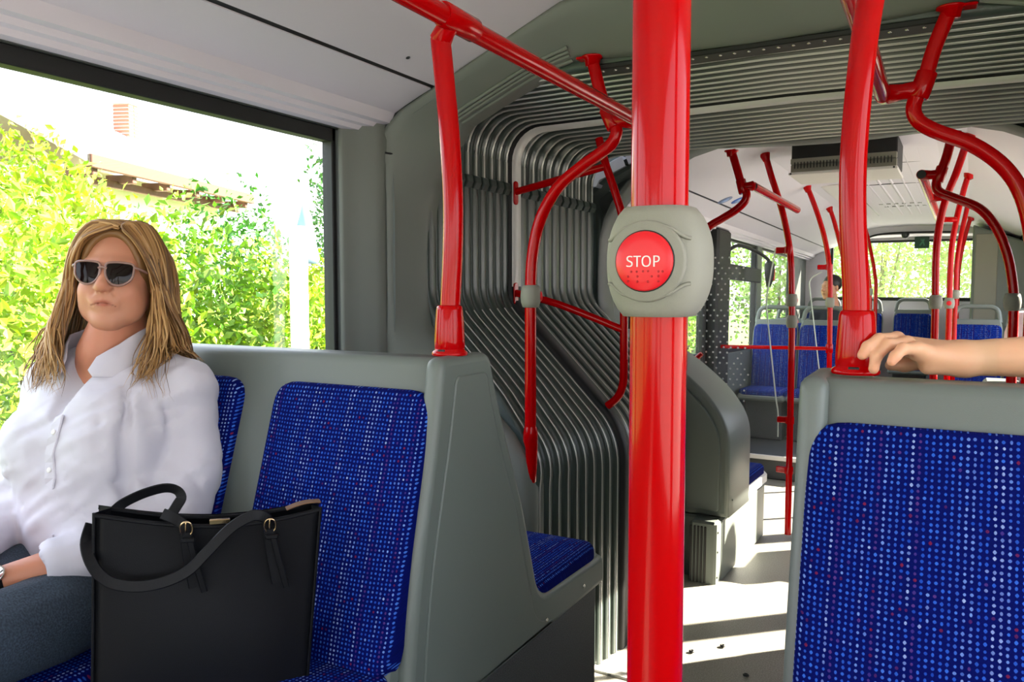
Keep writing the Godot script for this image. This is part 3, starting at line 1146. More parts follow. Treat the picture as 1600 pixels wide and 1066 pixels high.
func seat_block(side: String, s: float) -> void:
	# two double seats back to back in one moulded housing
	XF = Transform3D()
	var label := "grey back-to-back seat housing with blue dotted cushions %s" % ("beside the woman, by the left window" if side == "left" else "at the right edge, under the resting hand")
	var o := thing("double_seat", label, "seat", Vector3.ZERO, 0.0)
	var mx := func(x: float) -> float: return x if s > 0 else 2 * MID - x
	var dy := Basis(Vector3.FORWARD, Vector3.UP, Vector3.RIGHT)
	var g := G.new()
	g.xf = Transform3D(dy, Vector3.ZERO)
	var a: float = mx.call(-1.792)
	var b: float = mx.call(-0.86)
	var back := round_poly([Vector2(1.285, 1.362), Vector2(1.275, 1.30), Vector2(1.115, 0.78), Vector2(1.11, 0.66), Vector2(1.66, 0.66), Vector2(1.60, 0.76), Vector2(1.47, 1.16), Vector2(1.445, 1.352)], [0.018, 0.0, 0.05, 0.0, 0.0, 0.06, 0.3, 0.02], 5)
	g.extrude(back, minf(a, b), maxf(a, b), 0.008, 2)
	part(o, "back_shell", g, M.grey)
	# cheek towards the aisle
	g = G.new()
	g.xf = Transform3D(dy, Vector3.ZERO)
	a = mx.call(-0.874)
	b = mx.call(-0.832)
	var cheek := round_poly([Vector2(1.263, 1.364), Vector2(1.235, 1.20), Vector2(1.165, 0.92), Vector2(1.14, 0.655), Vector2(2.108, 0.648), Vector2(2.105, 0.735), Vector2(1.69, 0.748), Vector2(1.645, 0.88), Vector2(1.60, 1.01), Vector2(1.525, 1.17), Vector2(1.475, 1.29), Vector2(1.452, 1.364)], [0.025, 0.2, 0.2, 0.022, 0.022, 0.03, 0.06, 0.1, 0.2, 0.2, 0.2, 0.03], 6)
	g.extrude(cheek, minf(a, b), maxf(a, b), 0.017, 4)
	var ck := part(o, "side_cheek", g, M.grey)
	g = G.new()
	g.xf = Transform3D(dy, Vector3.ZERO)
	var c: float = mx.call(-0.8335)
	var e: float = mx.call(-0.829)
	var inner := round_poly([Vector2(1.31, 1.325), Vector2(1.285, 1.20), Vector2(1.21, 0.92), Vector2(1.185, 0.668), Vector2(1.76, 0.668), Vector2(1.66, 0.70), Vector2(1.605, 0.86), Vector2(1.565, 0.99), Vector2(1.49, 1.15), Vector2(1.445, 1.27), Vector2(1.43, 1.325)], [0.02, 0.2, 0.2, 0.01, 0.005, 0.06, 0.1, 0.2, 0.2, 0.2, 0.02], 6)
	g.extrude(inner, minf(c, e), maxf(c, e), 0.004, 2)
	part(ck, "raised_panel", g, M.grey)
	for q in [[1.72, 0.682], [1.95, 0.69]]:
		screw(ck, v(mx.call(-0.831), q[1], q[0]), Basis(Vector3.BACK, -PI / 2 * s), 0.006, M.chrome)
	# cushion frames
	for f in [[0.70, 1.20, 0.655, 0.775], [1.62, 2.095, 0.655, 0.745]]:
		g = G.new()
		g.xf = Transform3D(dy, Vector3.ZERO)
		var x0: float = mx.call(-1.79)
		var x1: float = mx.call(-0.845)
		g.extrude(round_poly(rect(f[0], f[2], f[1], f[3]), 0.03, 4), minf(x0, x1), maxf(x0, x1), 0.01, 2)
		part(o, "cushion_frame", g, M.grey)
	# base
	g = G.new()
	g.box(v(minf(mx.call(-1.79), mx.call(-0.85)), 0.0, 2.09), v(maxf(mx.call(-1.79), mx.call(-0.85)), 0.652, 0.82), 0.012)
	part(o, "base_box", g, M.box, "dark speckled base box")
	g = G.new()
	g.box(v(minf(mx.call(-1.79), mx.call(-0.85)), 0.0, 0.82), v(maxf(mx.call(-1.79), mx.call(-0.85)), 0.33, -0.9), 0.012)
	part(o, "foot_platform", g, M.box)
	# upholstery
	for k in 2:
		var x: float = mx.call(-1.051 if k == 0 else -1.553)
		var w := 0.402
		g = G.new()
		var up := Vector3(0, 0.52, -0.158).normalized()
		g.xf = Transform3D(Basis(Vector3.RIGHT, up, Vector3.RIGHT.cross(up)), v(x, 1.04, 1.198))
		pad(g, w, 0.535, 0.026, 0.055, x)
		part(o, "backrest_cushion", g, M.fabric)
		g = G.new()
		g.xf = Transform3D(Basis(Vector3.RIGHT, Vector3.FORWARD, Vector3.UP), v(x, 0.765, 0.925))
		pad(g, w, 0.44, 0.035, 0.06, x)
		part(o, "seat_cushion", g, M.fabric)
		g = G.new()
		up = Vector3(0, 0.52, 0.15).normalized()
		g.xf = Transform3D(Basis(Vector3.LEFT, up, Vector3.LEFT.cross(up)), v(x, 1.03, 1.520))
		pad(g, w, 0.46, 0.022, 0.055, x)
		part(o, "backrest_cushion", g, M.fabric)
		g = G.new()
		g.xf = Transform3D(Basis(Vector3.RIGHT, Vector3.FORWARD, Vector3.UP), v(x, 0.74, 1.875))
		pad(g, w + 0.02, 0.425, 0.035, 0.06, x)
		part(o, "seat_cushion", g, M.fabric)

func pts3(list: Array, d: float) -> Array:
	var out := []
	for q in list:
		out.append(v(q[0], q[1], d))
	return out

func sleeve(o: Node, at: Vector3, axis: Vector3, r: float, half: float, called := "sleeve") -> void:
	var g := G.new()
	g.tube([at - axis * half, at - axis * half * 0.92, at + axis * half * 0.92, at + axis * half], [r * 0.92, r, r, r * 0.92], 18)
	part(o, called, g, M.red)

func flange(o: Node, at: Vector3, down := true, long := 0.0) -> void:
	var g := G.new()
	g.xf = Transform3D(Basis(), at)
	var y := -1.0 if down else 1.0
	var prof := [Vector2(0.036, 0), Vector2(0.036, 0.005), Vector2(0.026, 0.010), Vector2(0.022, 0.03)]
	if down:
		g.xf = Transform3D(Basis(Vector3.RIGHT, PI), at)
	g.lathe(prof, 20)
	if long != 0.0:
		g.xf = Transform3D(Basis(), at)
		g.box(Vector3(minf(0, long), -0.008 if down else 0.0, -0.022), Vector3(maxf(0, long), 0.0 if down else 0.008, 0.022), 0.003)
	part(o, "flange", g, M.red)

func link(o: Node, a: Vector3, b: Vector3, ra := 0.022, rb := 0.027) -> void:
	# cast bracket between two tubes
	var g := G.new()
	var m := a.lerp(b, 0.5)
	g.tube([a + (a - b).normalized() * 0.012, a, m, b, b + (b - a).normalized() * 0.012], [ra * 0.5, ra, (ra + rb) * 0.42, rb, rb * 0.5], 14)
	part(o, "bracket", g, M.red)

func stop_ball(at: Vector3, r: float, label: String, face: Vector3) -> void:
	var o := thing("stop_button", label, "stop button", at, 0.0, "small round stop buttons on the grab poles")
	var g := G.new()
	g.lathe([Vector2(0.022, -r * 1.12), Vector2(r * 0.82, -r * 1.08), Vector2(r * 0.97, -r * 0.6), Vector2(r * 1.03, 0), Vector2(r * 0.97, r * 0.6), Vector2(r * 0.82, r * 1.08), Vector2(0.022, r * 1.12)], 18)
	part(o, "housing", g, M.button)
	g = G.new()
	var z := face.normalized()
	var x := Vector3.UP.cross(z).normalized()
	g.xf = Transform3D(Basis(x, Vector3.UP, z), z * r * 0.96)
	g.xf = g.xf * Transform3D(Basis(Vector3.RIGHT, PI / 2), Vector3.ZERO)
	g.lathe([Vector2(r * 0.5, -0.004), Vector2(r * 0.5, 0.004), Vector2(r * 0.4, 0.006), Vector2(0.0, 0.007)], 16)
	part(o, "red_key", g, M.buttonred)

func rails() -> void:
	XF = Transform3D()
	var R := 0.0203
	# --- front, window side: pole on the seat housing
	var o := thing("grab_pole", "red grab pole rising from the grey housing beside the empty blue seat, nearest the woman", "grab pole")
	var g := G.new()
	g.tube(spline(pts3([[-0.872, 1.37], [-0.870, 1.46], [-0.864, 1.56], [-0.862, 1.66], [-0.868, 1.78], [-0.880, 1.90], [-0.890, 1.99]], 1.352), 5), R, 18)
	part(o, "pole", g, M.red)
	base_sleeve(o, v(-0.872, 1.362, 1.352))
	link(o, v(-0.890, 1.985, 1.352), v(-0.868, 2.02, 1.352), 0.023, 0.026)
	sleeve(o, v(-0.86, 2.022, 1.37), Vector3.FORWARD, 0.0245, 0.06)
	# --- the long rails under the roof
	for s in [[-0.86, "left", "over the left seats, clamped to the window side pole"], [-0.16, "right", "over the right seats, at the upper right"]]:
		var h := thing("handrail", "straight red overhead handrail %s" % s[2], "handrail")
		g = G.new()
		g.tube([v(s[0], 2.02, -1.2), v(s[0], 2.02, 2.43)], R, 18)
		part(h, "rail", g, M.red)
		g = G.new()
		g.tube([v(s[0], 2.02, 2.42), v(s[0], 2.02, 2.44), v(s[0], 2.02, 2.446)], [0.0215, 0.0215, 0.014], 18)
		part(h, "end_cap", g, M.red)
	# --- front, aisle side: pole on the right housing
	o = thing("grab_pole", "red grab pole with flared foot standing on the right seat housing, touched by the fingertips", "grab pole")
	g = G.new()
	g.tube(spline(pts3([[-0.118, 1.37], [-0.120, 1.48], [-0.128, 1.60], [-0.130, 1.70], [-0.124, 1.82], [-0.112, 1.94], [-0.085, 2.06], [-0.045, 2.18], [0.0, 2.28], [0.045, 2.38]], 1.37), 5), R, 18)
	part(o, "pole", g, M.red)
	base_sleeve(o, v(-0.118, 1.362, 1.37))
	flange(o, v(0.046, 2.394, 1.37))
	link(o, v(-0.092, 2.03, 1.372), v(-0.15, 2.02, 1.372), 0.022, 0.026)
	# --- curved poles at the portal
	o = thing("grab_pole", "curved red grab pole in front of the left bellows wall, with a round stop button", "grab pole")
	g = G.new()
	var line := pts3([[-1.014, 2.232], [-0.98, 2.108], [-0.945, 2.03], [-0.928, 1.992], [-0.945, 1.955], [-0.985, 1.927], [-1.056, 1.885], [-1.135, 1.825], [-1.195, 1.73], [-1.224, 1.62], [-1.233, 1.50], [-1.233, 1.30], [-1.233, 1.0]], 2.42)
	g.tube(spline(line, 5), R * 0.98, 16)
	part(o, "pole", g, M.red)
	flange(o, v(-1.012, 2.236, 2.42), true, -0.05)
	sleeve(o, v(-0.948, 2.035, 2.42), Vector3(0.42, -0.9, 0).normalized(), 0.026, 0.035)
	link(o, v(-0.935, 2.025, 2.42), v(-0.872, 2.02, 2.42), 0.024, 0.026)
	g = G.new()
	g.tube([v(-1.233, 1.02, 2.42), v(-1.233, 1.0, 2.42), v(-1.233, 0.975, 2.42), v(-1.234, 0.945, 2.43), v(-1.236, 0.87, 2.435), v(-1.236, 0.825, 2.435), v(-1.236, 0.815, 2.435)], [0.021, 0.025, 0.026, 0.022, 0.019, 0.017, 0.008], 14)
	part(o, "end_bracket", g, M.red)
	stop_ball(v(-1.233, 1.467, 2.42), 0.034, "small round grey stop button on the curved pole before the left bellows wall", Vector3(0.8, 0, -0.6))
	o = thing("grab_pole", "curved red grab pole hanging from the portal at the top right corner", "grab pole")
	g = G.new()
	line = pts3([[-0.006, 2.222], [-0.040, 2.128], [-0.062, 2.04], [-0.084, 1.985], [-0.074, 1.945], [-0.033, 1.913], [0.057, 1.868], [0.128, 1.806], [0.172, 1.728], [0.197, 1.62], [0.204, 1.50], [0.204, 1.30], [0.204, 1.0]], 2.42)
	g.tube(spline(line, 5), R * 0.98, 16)
	part(o, "pole", g, M.red)
	flange(o, v(-0.004, 2.228, 2.42), true, 0.06)
	sleeve(o, v(-0.064, 2.035, 2.42), Vector3(-0.3, -0.95, 0).normalized(), 0.026, 0.035)
	link(o, v(-0.074, 2.025, 2.42), v(-0.148, 2.02, 2.42), 0.024, 0.026)
	g = G.new()
	g.tube([v(0.204, 1.02, 2.42), v(0.204, 0.975, 2.42), v(0.206, 0.87, 2.435), v(0.206, 0.815, 2.435)], [0.021, 0.026, 0.018, 0.012], 14)
	part(o, "end_bracket", g, M.red)
	# --- loop on the middle frame of the bellows
	o = thing("side_rail", "thin red rail loop fixed to the middle frame of the left bellows wall", "handrail")
	g = G.new()
	g.tube(spline(pts3([[-1.245, 2.10], [-1.232, 2.05], [-1.212, 1.985], [-1.175, 1.885], [-1.142, 1.78], [-1.133, 1.68], [-1.131, 1.417], [-1.129, 1.16], [-1.136, 1.09], [-1.158, 1.045], [-1.198, 1.01]], 3.05), 5), 0.0165, 14)
	part(o, "upright", g, M.red)
	for q in [[[-1.625, 1.906], [-1.46, 1.938], [-1.215, 1.985]], [[-1.625, 1.472], [-1.42, 1.425], [-1.135, 1.326]]]:
		g = G.new()
		g.tube(spline(pts3(q, 3.05), 4), 0.0155, 14)
		part(o, "arm", g, M.red)
		g = G.new()
		g.extrude(round_poly(rect(-0.018, -0.055, 0.018, 0.045), 0.016, 5), 0.0, 0.008, 0.003, 2)
		for i in g.p.size():
			var w: Vector3 = g.p[i]
			g.p[i] = v(-1.630 + w.z, q[0][1] + w.y, 3.05 - w.x)
		part(o, "foot_plate", g, M.red)
	# --- the big pole in front of everything
	o = thing("grab_pole", "thick bright red grab pole in the foreground carrying the large stop button", "grab pole")
	var pc := v(-0.1815, 0.0, 0.5635)
	g = G.new()
	g.tube([pc + Vector3(0, 0.0, 0), pc + Vector3(0, 1.0, 0), pc + Vector3(-0.001, 1.6, 0), pc + Vector3(-0.002, 2.40, 0)], 0.0206, 40)
	part(o, "pole", g, M.red)
	flange(o, pc + Vector3(0, 0.002, 0), false)
	flange(o, pc + Vector3(-0.002, 2.396, 0))
	big_stop(pc + Vector3(0, 1.5175, 0))
	# --- rear half
	rear_unit_frame()
	for s in [[4.08, [[-0.998, 2.216], [-0.967, 2.117], [-0.939, 2.029], [-0.917, 1.995], [-0.925, 1.955], [-0.968, 1.914], [-1.039, 1.872], [-1.111, 1.829], [-1.18, 1.74], [-1.215, 1.62], [-1.225, 1.45], [-1.225, 1.05]], -0.886, "curved red grab pole at the left rear portal, behind the large stop button", -0.94], [4.08, [[-0.013, 2.21], [-0.033, 2.107], [-0.054, 2.037], [-0.070, 1.986], [-0.056, 1.951], [0.0, 1.922], [0.101, 1.87], [0.167, 1.785], [0.212, 1.672], [0.237, 1.547], [0.246, 1.42], [0.248, 1.05]], -0.13, "curved red grab pole at the right rear portal, bending down at the right edge", -0.056]]:
		o = thing("grab_pole", s[3], "grab pole")
		g = G.new()
		g.tube(spline(pts3(s[1], s[0]), 5), R, 14)
		part(o, "pole", g, M.red)
		flange(o, v(s[1][0][0], 2.215, s[0]))
		sleeve(o, v(s[4], 2.03, s[0]), Vector3(0.25 if s[4] < -0.5 else -0.25, -0.95, 0).normalized(), 0.025, 0.035)
		link(o, v(s[4], 2.03, s[0]), v(s[2], 2.03, s[0]), 0.023, 0.026)
	for s in [[-0.886, 4.09, 5.25, "left", "left rear portal"], [-0.13, 4.05, 6.2, "right", "right rear portal"]]:
		var h := thing("handrail", "short red overhead handrail with a dark open end at the %s" % s[4], "handrail")
		g = G.new()
		g.tube([v(s[0], 2.03, s[1]), v(s[0], 2.035, s[2])], 0.0215, 16)
		part(h, "rail", g, M.red)
		g = G.new()
		g.tube([v(s[0], 2.03, s[1] + 0.01), v(s[0], 2.03, s[1] - 0.004)], 0.019, 16)
		part(h, "end_plug", g, M.black)
	var left := [
		[5.05, [[-1.048, 2.362], [-1.004, 2.215], [-0.954, 2.068], [-0.912, 1.911], [-0.881, 1.735], [-0.868, 1.54], [-0.858, 1.111], [-0.85, 0.02]], "red grab pole left of the aisle with two round stop buttons, holding a glass screen"],
		[6.55, [[-1.056, 2.362], [-0.982, 2.17], [-0.92, 1.97], [-0.881, 1.772], [-0.866, 1.575], [-0.855, 0.956], [-0.855, 0.02]], "red grab pole left of the aisle with one stop button, second behind the bellows"],
		[7.9, [[-1.09, 2.35], [-1.047, 2.227], [-0.991, 2.019], [-0.953, 1.842], [-0.925, 1.606], [-0.900, 1.311], [-0.890, 0.02]], "red grab pole left of the aisle mostly hidden behind the flared pole foot"],
		[9.0, [[-0.99, 2.375], [-0.94, 2.229], [-0.883, 1.963], [-0.845, 1.698], [-0.83, 1.433], [-0.83, 0.32]], "thin red grab pole before the left part of the rear window, nearer one with button"],
		[9.6, [[-1.0, 2.37], [-0.956, 2.281], [-0.889, 1.997], [-0.851, 1.786], [-0.835, 1.561], [-0.835, 0.32]], "curved red grab pole before the rear window, last on the left"],
	]
	var right := [
		[4.95, [[0.045, 2.362], [0.027, 2.296], [-0.008, 2.168], [-0.049, 2.043], [-0.076, 1.923], [-0.09, 1.784], [-0.092, 1.644], [-0.085, 1.257], [-0.08, 0.02]], "red grab pole right of the aisle, leftmost of the bundle before the rear window"],
		[6.4, [[0.036, 2.362], [0.008, 2.241], [-0.025, 2.064], [-0.047, 1.886], [-0.053, 1.707], [-0.05, 1.211], [-0.05, 0.02]], "red grab pole right of the aisle, second of the bundle before the rear window"],
		[7.9, [[0.034, 2.362], [0.018, 2.266], [-0.021, 2.02], [-0.042, 1.773], [-0.039, 1.551], [-0.039, 0.02]], "red grab pole right of the aisle, third of the bundle, with a pale grey button"],
		[9.4, [[0.048, 2.362], [0.022, 2.262], [-0.026, 2.002], [-0.047, 1.773], [-0.046, 1.562], [-0.046, 0.32]], "red grab pole right of the aisle, thinnest and last of the bundle"],
	]
	for list in [left, right]:
		for s in list:
			o = thing("grab_pole", s[2], "grab pole", Vector3.ZERO, 0.0, "grab poles of the rear half")
			g = G.new()
			g.tube(spline(pts3(s[1], s[0]), 4), 0.0195, 12)
			part(o, "pole", g, M.red)
			g = G.new()
			var e := v(s[1][0][0], s[1][0][1] - 0.01, s[0])
			g.tube([e + Vector3(0.0, 0.02, 0), e, e + Vector3(0.01, -0.03, 0)], [0.03, 0.03, 0.021], 12)
			part(o, "top_socket", g, M.red)
			if s[0] == 5.05:
				for q in [[-0.893, 1.77], [-0.857, 0.73], [-0.854, 0.42]]:
					clamp_arm(o, v(q[0], q[1], s[0]), 0.075)
			if s[0] == 6.55:
				clamp_arm(o, v(-0.878, 1.735, s[0]), 0.085)
				g = G.new()
				g.tube([v(-0.86, 1.105, s[0]), v(-1.76, 1.09, s[0])], 0.015, 12)
				part(o, "cross_bar", g, M.red)
				sleeve(o, v(-0.858, 1.105, s[0]), Vector3.UP, 0.026, 0.035)
			if s[0] == 4.95:
				link(o, v(-0.05, 2.035, s[0]), v(-0.128, 2.032, s[0]), 0.022, 0.025)
			if s[0] == 6.4:
				link(o, v(-0.03, 2.03, s[0] - 0.22), v(-0.125, 2.034, s[0] - 0.22), 0.018, 0.024)
	for q in [[-0.866, 1.465, 5.05, "upper of the two round grey stop buttons on the pole with the glass screen"], [-0.862, 1.335, 5.05, "lower of the two round grey stop buttons on the pole with the glass screen"], [-0.863, 1.462, 6.55, "round grey stop button on the pole just left of the flared pole foot"], [-0.086, 1.461, 4.95, "round grey stop button on the leftmost pole of the right bundle"], [-0.052, 1.464, 6.4, "small grey button with a red key on the second pole of the right bundle"], [-0.039, 1.55, 7.9, "pale small button on the third pole of the right bundle, set higher"], [0.240, 1.457, 4.08, "dark olive round stop button on the curved pole at the right edge"], [-0.838, 1.59, 9.0, "pale small button on the thin pole before the rear window's left part"]]:
		stop_ball(v(q[0], q[1], q[2]), 0.034, q[3], Vector3(0.5, 0, -0.8) if q[0] != -0.052 else Vector3(0, 0, 1))
	XF = Transform3D()

func clamp_arm(o: Node, at: Vector3, reach: float) -> void:
	var g := G.new()
	g.xf = Transform3D(Basis(), at)
	g.box(Vector3(-reach, -0.019, -0.012), Vector3(0.0, 0.019, 0.012), 0.005)
	g.tube([Vector3(0, -0.022, 0), Vector3(0, 0.022, 0)], 0.026, 14)
	part(o, "glass_clamp", g, M.red)

func rear_unit_frame() -> void:
	var pv := v(MID, 0, 3.1)
	XF = Transform3D(Basis(), pv) * Transform3D(Basis(Vector3.UP, deg_to_rad(-1.65)) * Basis(Vector3.RIGHT, deg_to_rad(-1.4)), Vector3.ZERO) * Transform3D(Basis(), -pv)

func base_sleeve(o: Node, at: Vector3) -> void:
	# flared foot on the housing: plate, neck and moulded sleeve
	var g := G.new()
	g.xf = Transform3D(Basis(), at)
	g.lathe([Vector2(0.036, 0.0), Vector2(0.037, 0.004), Vector2(0.035, 0.008), Vector2(0.030, 0.011), Vector2(0.0305, 0.014)], 28)
	part(o, "foot_ring", g, M.red)
	g = G.new()
	g.xf = Transform3D(Basis(), at)
	g.lathe([Vector2(0.0285, 0.010), Vector2(0.0308, 0.014), Vector2(0.0308, 0.03), Vector2(0.029, 0.065), Vector2(0.027, 0.092), Vector2(0.0255, 0.098), Vector2(0.0225, 0.101), Vector2(0.021, 0.101)], 28)
	part(o, "foot_sleeve", g, M.red)
	g = G.new()
	g.xf = Transform3D(Basis(), at)
	g.box(Vector3(-0.008, 0.008, 0.029), Vector3(0.008, 0.013, 0.0325), 0.001)
	part(o, "slot", g, M.black)

func big_stop(at: Vector3) -> void:
	var o := thing("stop_button", "large grey housing with a round red STOP button on the thick foreground pole", "stop button", at)
	var g := G.new()
	var rings := []
	var hh := 0.0388
	for i in 15:
		var y := -hh + 2 * hh * i / 14.0
		var k := absf(y / hh)
		var e := 1.0 if i > 0 and i < 14 else 0.97
		var hw := (0.0368 - 0.0118 * pow(k, 2.6)) * e
		var hd := (0.0335 - 0.006 * pow(k, 2.2)) * e
		var ring := []
		for j in 36:
			var a := -TAU * j / 36.0
			var c := cos(a)
			var s := sin(a)
			ring.append(Vector3(hw * signf(c) * pow(absf(c), 0.72), y, hd * signf(s) * pow(absf(s), 0.72)))
		rings.append(ring)
	g.loft(rings)
	g.fan(rings[0], true)
	g.fan(rings[-1])
	part(o, "housing", g, M.button, "grey moulded housing")
	# raised field round the key, running out into two ridges
	g = G.new()
	g.xf = Transform3D(Basis(Vector3.RIGHT, PI / 2), Vector3(0, 0, 0.0325))
	g.lathe([Vector2(0.0285, -0.003), Vector2(0.0282, 0.0008), Vector2(0.027, 0.0018), Vector2(0.0, 0.0018)], 40)
	var b := part(o, "raised_field", g, M.button)
	for s in [-1.0, 1.0]:
		for m in [-1.0, 1.0]:
			var line := []
			for i in 9:
				var t := i / 8.0
				line.append(Vector3(m * (0.013 + 0.0165 * t), s * lerpf(0.0235, 0.0155, smoothstep(0.0, 1.0, t)), 0.0325 - 0.0075 * t * t))
			g = G.new()
			g.tube(line, 0.0014, 8)
			part(o, "ridge", g, M.button)
	g = G.new()
	g.xf = Transform3D(Basis(Vector3.RIGHT, PI / 2), Vector3(0, 0, 0.0343))
	g.lathe([Vector2(0.0214, -0.002), Vector2(0.0214, 0.0004), Vector2(0.0206, 0.0006)], 40)
	part(o, "key_gap", g, M.rubber)
	g = G.new()
	g.xf = Transform3D(Basis(Vector3.RIGHT, PI / 2), Vector3(0, 0, 0.0343))
	g.lathe([Vector2(0.0206, 0.0), Vector2(0.0206, 0.0016), Vector2(0.0196, 0.0026), Vector2(0.014, 0.0032), Vector2(0.0, 0.0034)], 40)
	var key := part(o, "key", g, M.buttonred, "round red push key")
	var tm := TextMesh.new()
	tm.text = "STOP"
	var f := SystemFont.new()
	f.font_names = PackedStringArray(["Droid Sans"])
	tm.font = f
	tm.font_size = 64
	tm.pixel_size = 0.0001
	tm.depth = 0.0006
	var sz := tm.get_aabb().size
	var l := part(key, "lettering", tm, M.white, "white word STOP")
	var k := 0.0238 / maxf(sz.x, 1e-5)
	l.scale = Vector3(k, k, 1.0)
	l.position = Vector3(0.0, -0.0003, 0.0377)
	g = G.new()
	for q in [[-0.0085, -0.0072], [-0.0045, -0.0072], [0.0, -0.0070], [0.0036, -0.0068], [0.0110, -0.0072], [0.0138, -0.0072], [-0.0108, -0.0105], [-0.0040, -0.0105], [0.0062, -0.0105], [0.0110, -0.0103], [-0.0108, -0.0138], [-0.0040, -0.0140], [0.0036, -0.0140], [0.0110, -0.0138]]:
		g.ball(Vector3(q[0], q[1], 0.0372), 0.0009, 5)
	var br := part(key, "braille_dots", g, mat(c8(178, 16, 26), 0.4))
	br.set_meta("kind", "stuff")

func make_rear_seat(label: String, at: Vector3, group: String) -> Node3D:
	var o := thing("bus_seat", label, "seat", at, 0.0, group)
	var g := G.new()
	var out := round_poly([Vector2(-0.215, 0.36), Vector2(0.215, 0.36), Vector2(0.215, 1.02), Vector2(0.165, 1.26), Vector2(-0.165, 1.26), Vector2(-0.215, 1.02)], [0.03, 0.03, 0.12, 0.09, 0.09, 0.12], 6)
	# shell below the grip opening, then the loop above it
	var shell := round_poly([Vector2(-0.215, 0.36), Vector2(0.215, 0.36), Vector2(0.215, 1.02), Vector2(0.19, 1.13), Vector2(-0.19, 1.13), Vector2(-0.215, 1.02)], [0.03, 0.03, 0.1, 0.02, 0.02, 0.1], 5)
	var tilt := Basis(Vector3.RIGHT, -0.16)
	g.xf = Transform3D(tilt, Vector3(0, 0.0, -0.03))
	g.extrude(shell, -0.05, -0.005, 0.012, 2)
	part(o, "back_shell", g, M.grey)
	g = G.new()
	g.xf = Transform3D(tilt, Vector3(0, 0.0, -0.03))
	g.tube(bent([Vector3(-0.188, 1.10, -0.028), Vector3(-0.165, 1.25, -0.028), Vector3(0.165, 1.25, -0.028), Vector3(0.188, 1.10, -0.028)], 0.09), 0.021, 10)
	part(o, "grip_loop", g, M.grey)
	g = G.new()
	g.xf = Transform3D(tilt, Vector3(0, 0.0, -0.03)) * Transform3D(Basis(), Vector3(0, 0.745, -0.004))
	pad(g, 0.405, 0.66, 0.026, 0.06)
	part(o, "backrest_cushion", g, M.fabric)
	g = G.new()
	g.box(Vector3(-0.215, 0.37, -0.06), Vector3(0.215, 0.43, 0.40), 0.02)
	part(o, "seat_shell", g, M.grey)
	g = G.new()
	g.xf = Transform3D(Basis(Vector3.RIGHT, Vector3.FORWARD, Vector3.UP), Vector3(0, 0.425, 0.17))
	pad(g, 0.41, 0.44, 0.045, 0.06)
	part(o, "seat_cushion", g, M.fabric)
	g = G.new()
	g.box(Vector3(-0.17, 0.0, -0.02), Vector3(0.17, 0.38, 0.25), 0.01)
	part(o, "pedestal", g, M.box)
	return o

func rear_seats() -> void:
	rear_unit_frame()
	var proto: Node3D = null
	var list := [
		[-1.565, 0.19, 7.8, "blue seat with grey grip loop by the rear left window, behind the dotted glass"],
		[-1.13, 0.19, 7.8, "blue seat with grey grip loop left of the aisle, in front of the dark-haired passenger"],
		[-1.565, 0.19, 8.75, "blue seat by the window one row behind the dotted glass screen"],
		[-1.13, 0.19, 8.75, "blue seat left of the aisle that the dark-haired passenger sits on"],
		[0.13, 0.22, 8.3, "blue seat with pale grey grip loop right of the aisle, above the resting wrist"],
		[0.562, 0.19, 8.3, "blue seat by the rear right window, beyond the seat with the pale grip loop"],
		[-1.53, 0.30, 10.45, "blue seat of the rearmost row, at its left end"],
		[-1.06, 0.30, 10.45, "blue seat of the rearmost row, second from its left end"],
		[-0.52, 0.30, 10.45, "wide dark blue seat in the middle of the rearmost row, facing the aisle"],
	]
	for q in list:
		var o: Node3D
		if proto == null:
			proto = make_rear_seat(q[3], v(q[0], q[1], q[2]), "seats of the rear half")
			o = proto
		else:
			o = proto.duplicate()
			o.name = nm("bus_seat")
			add_child(o, true)
			o.transform = XF * Transform3D(Basis(), v(q[0], q[1], q[2]))
			o.set_meta("label", q[3])
	XF = Transform3D()

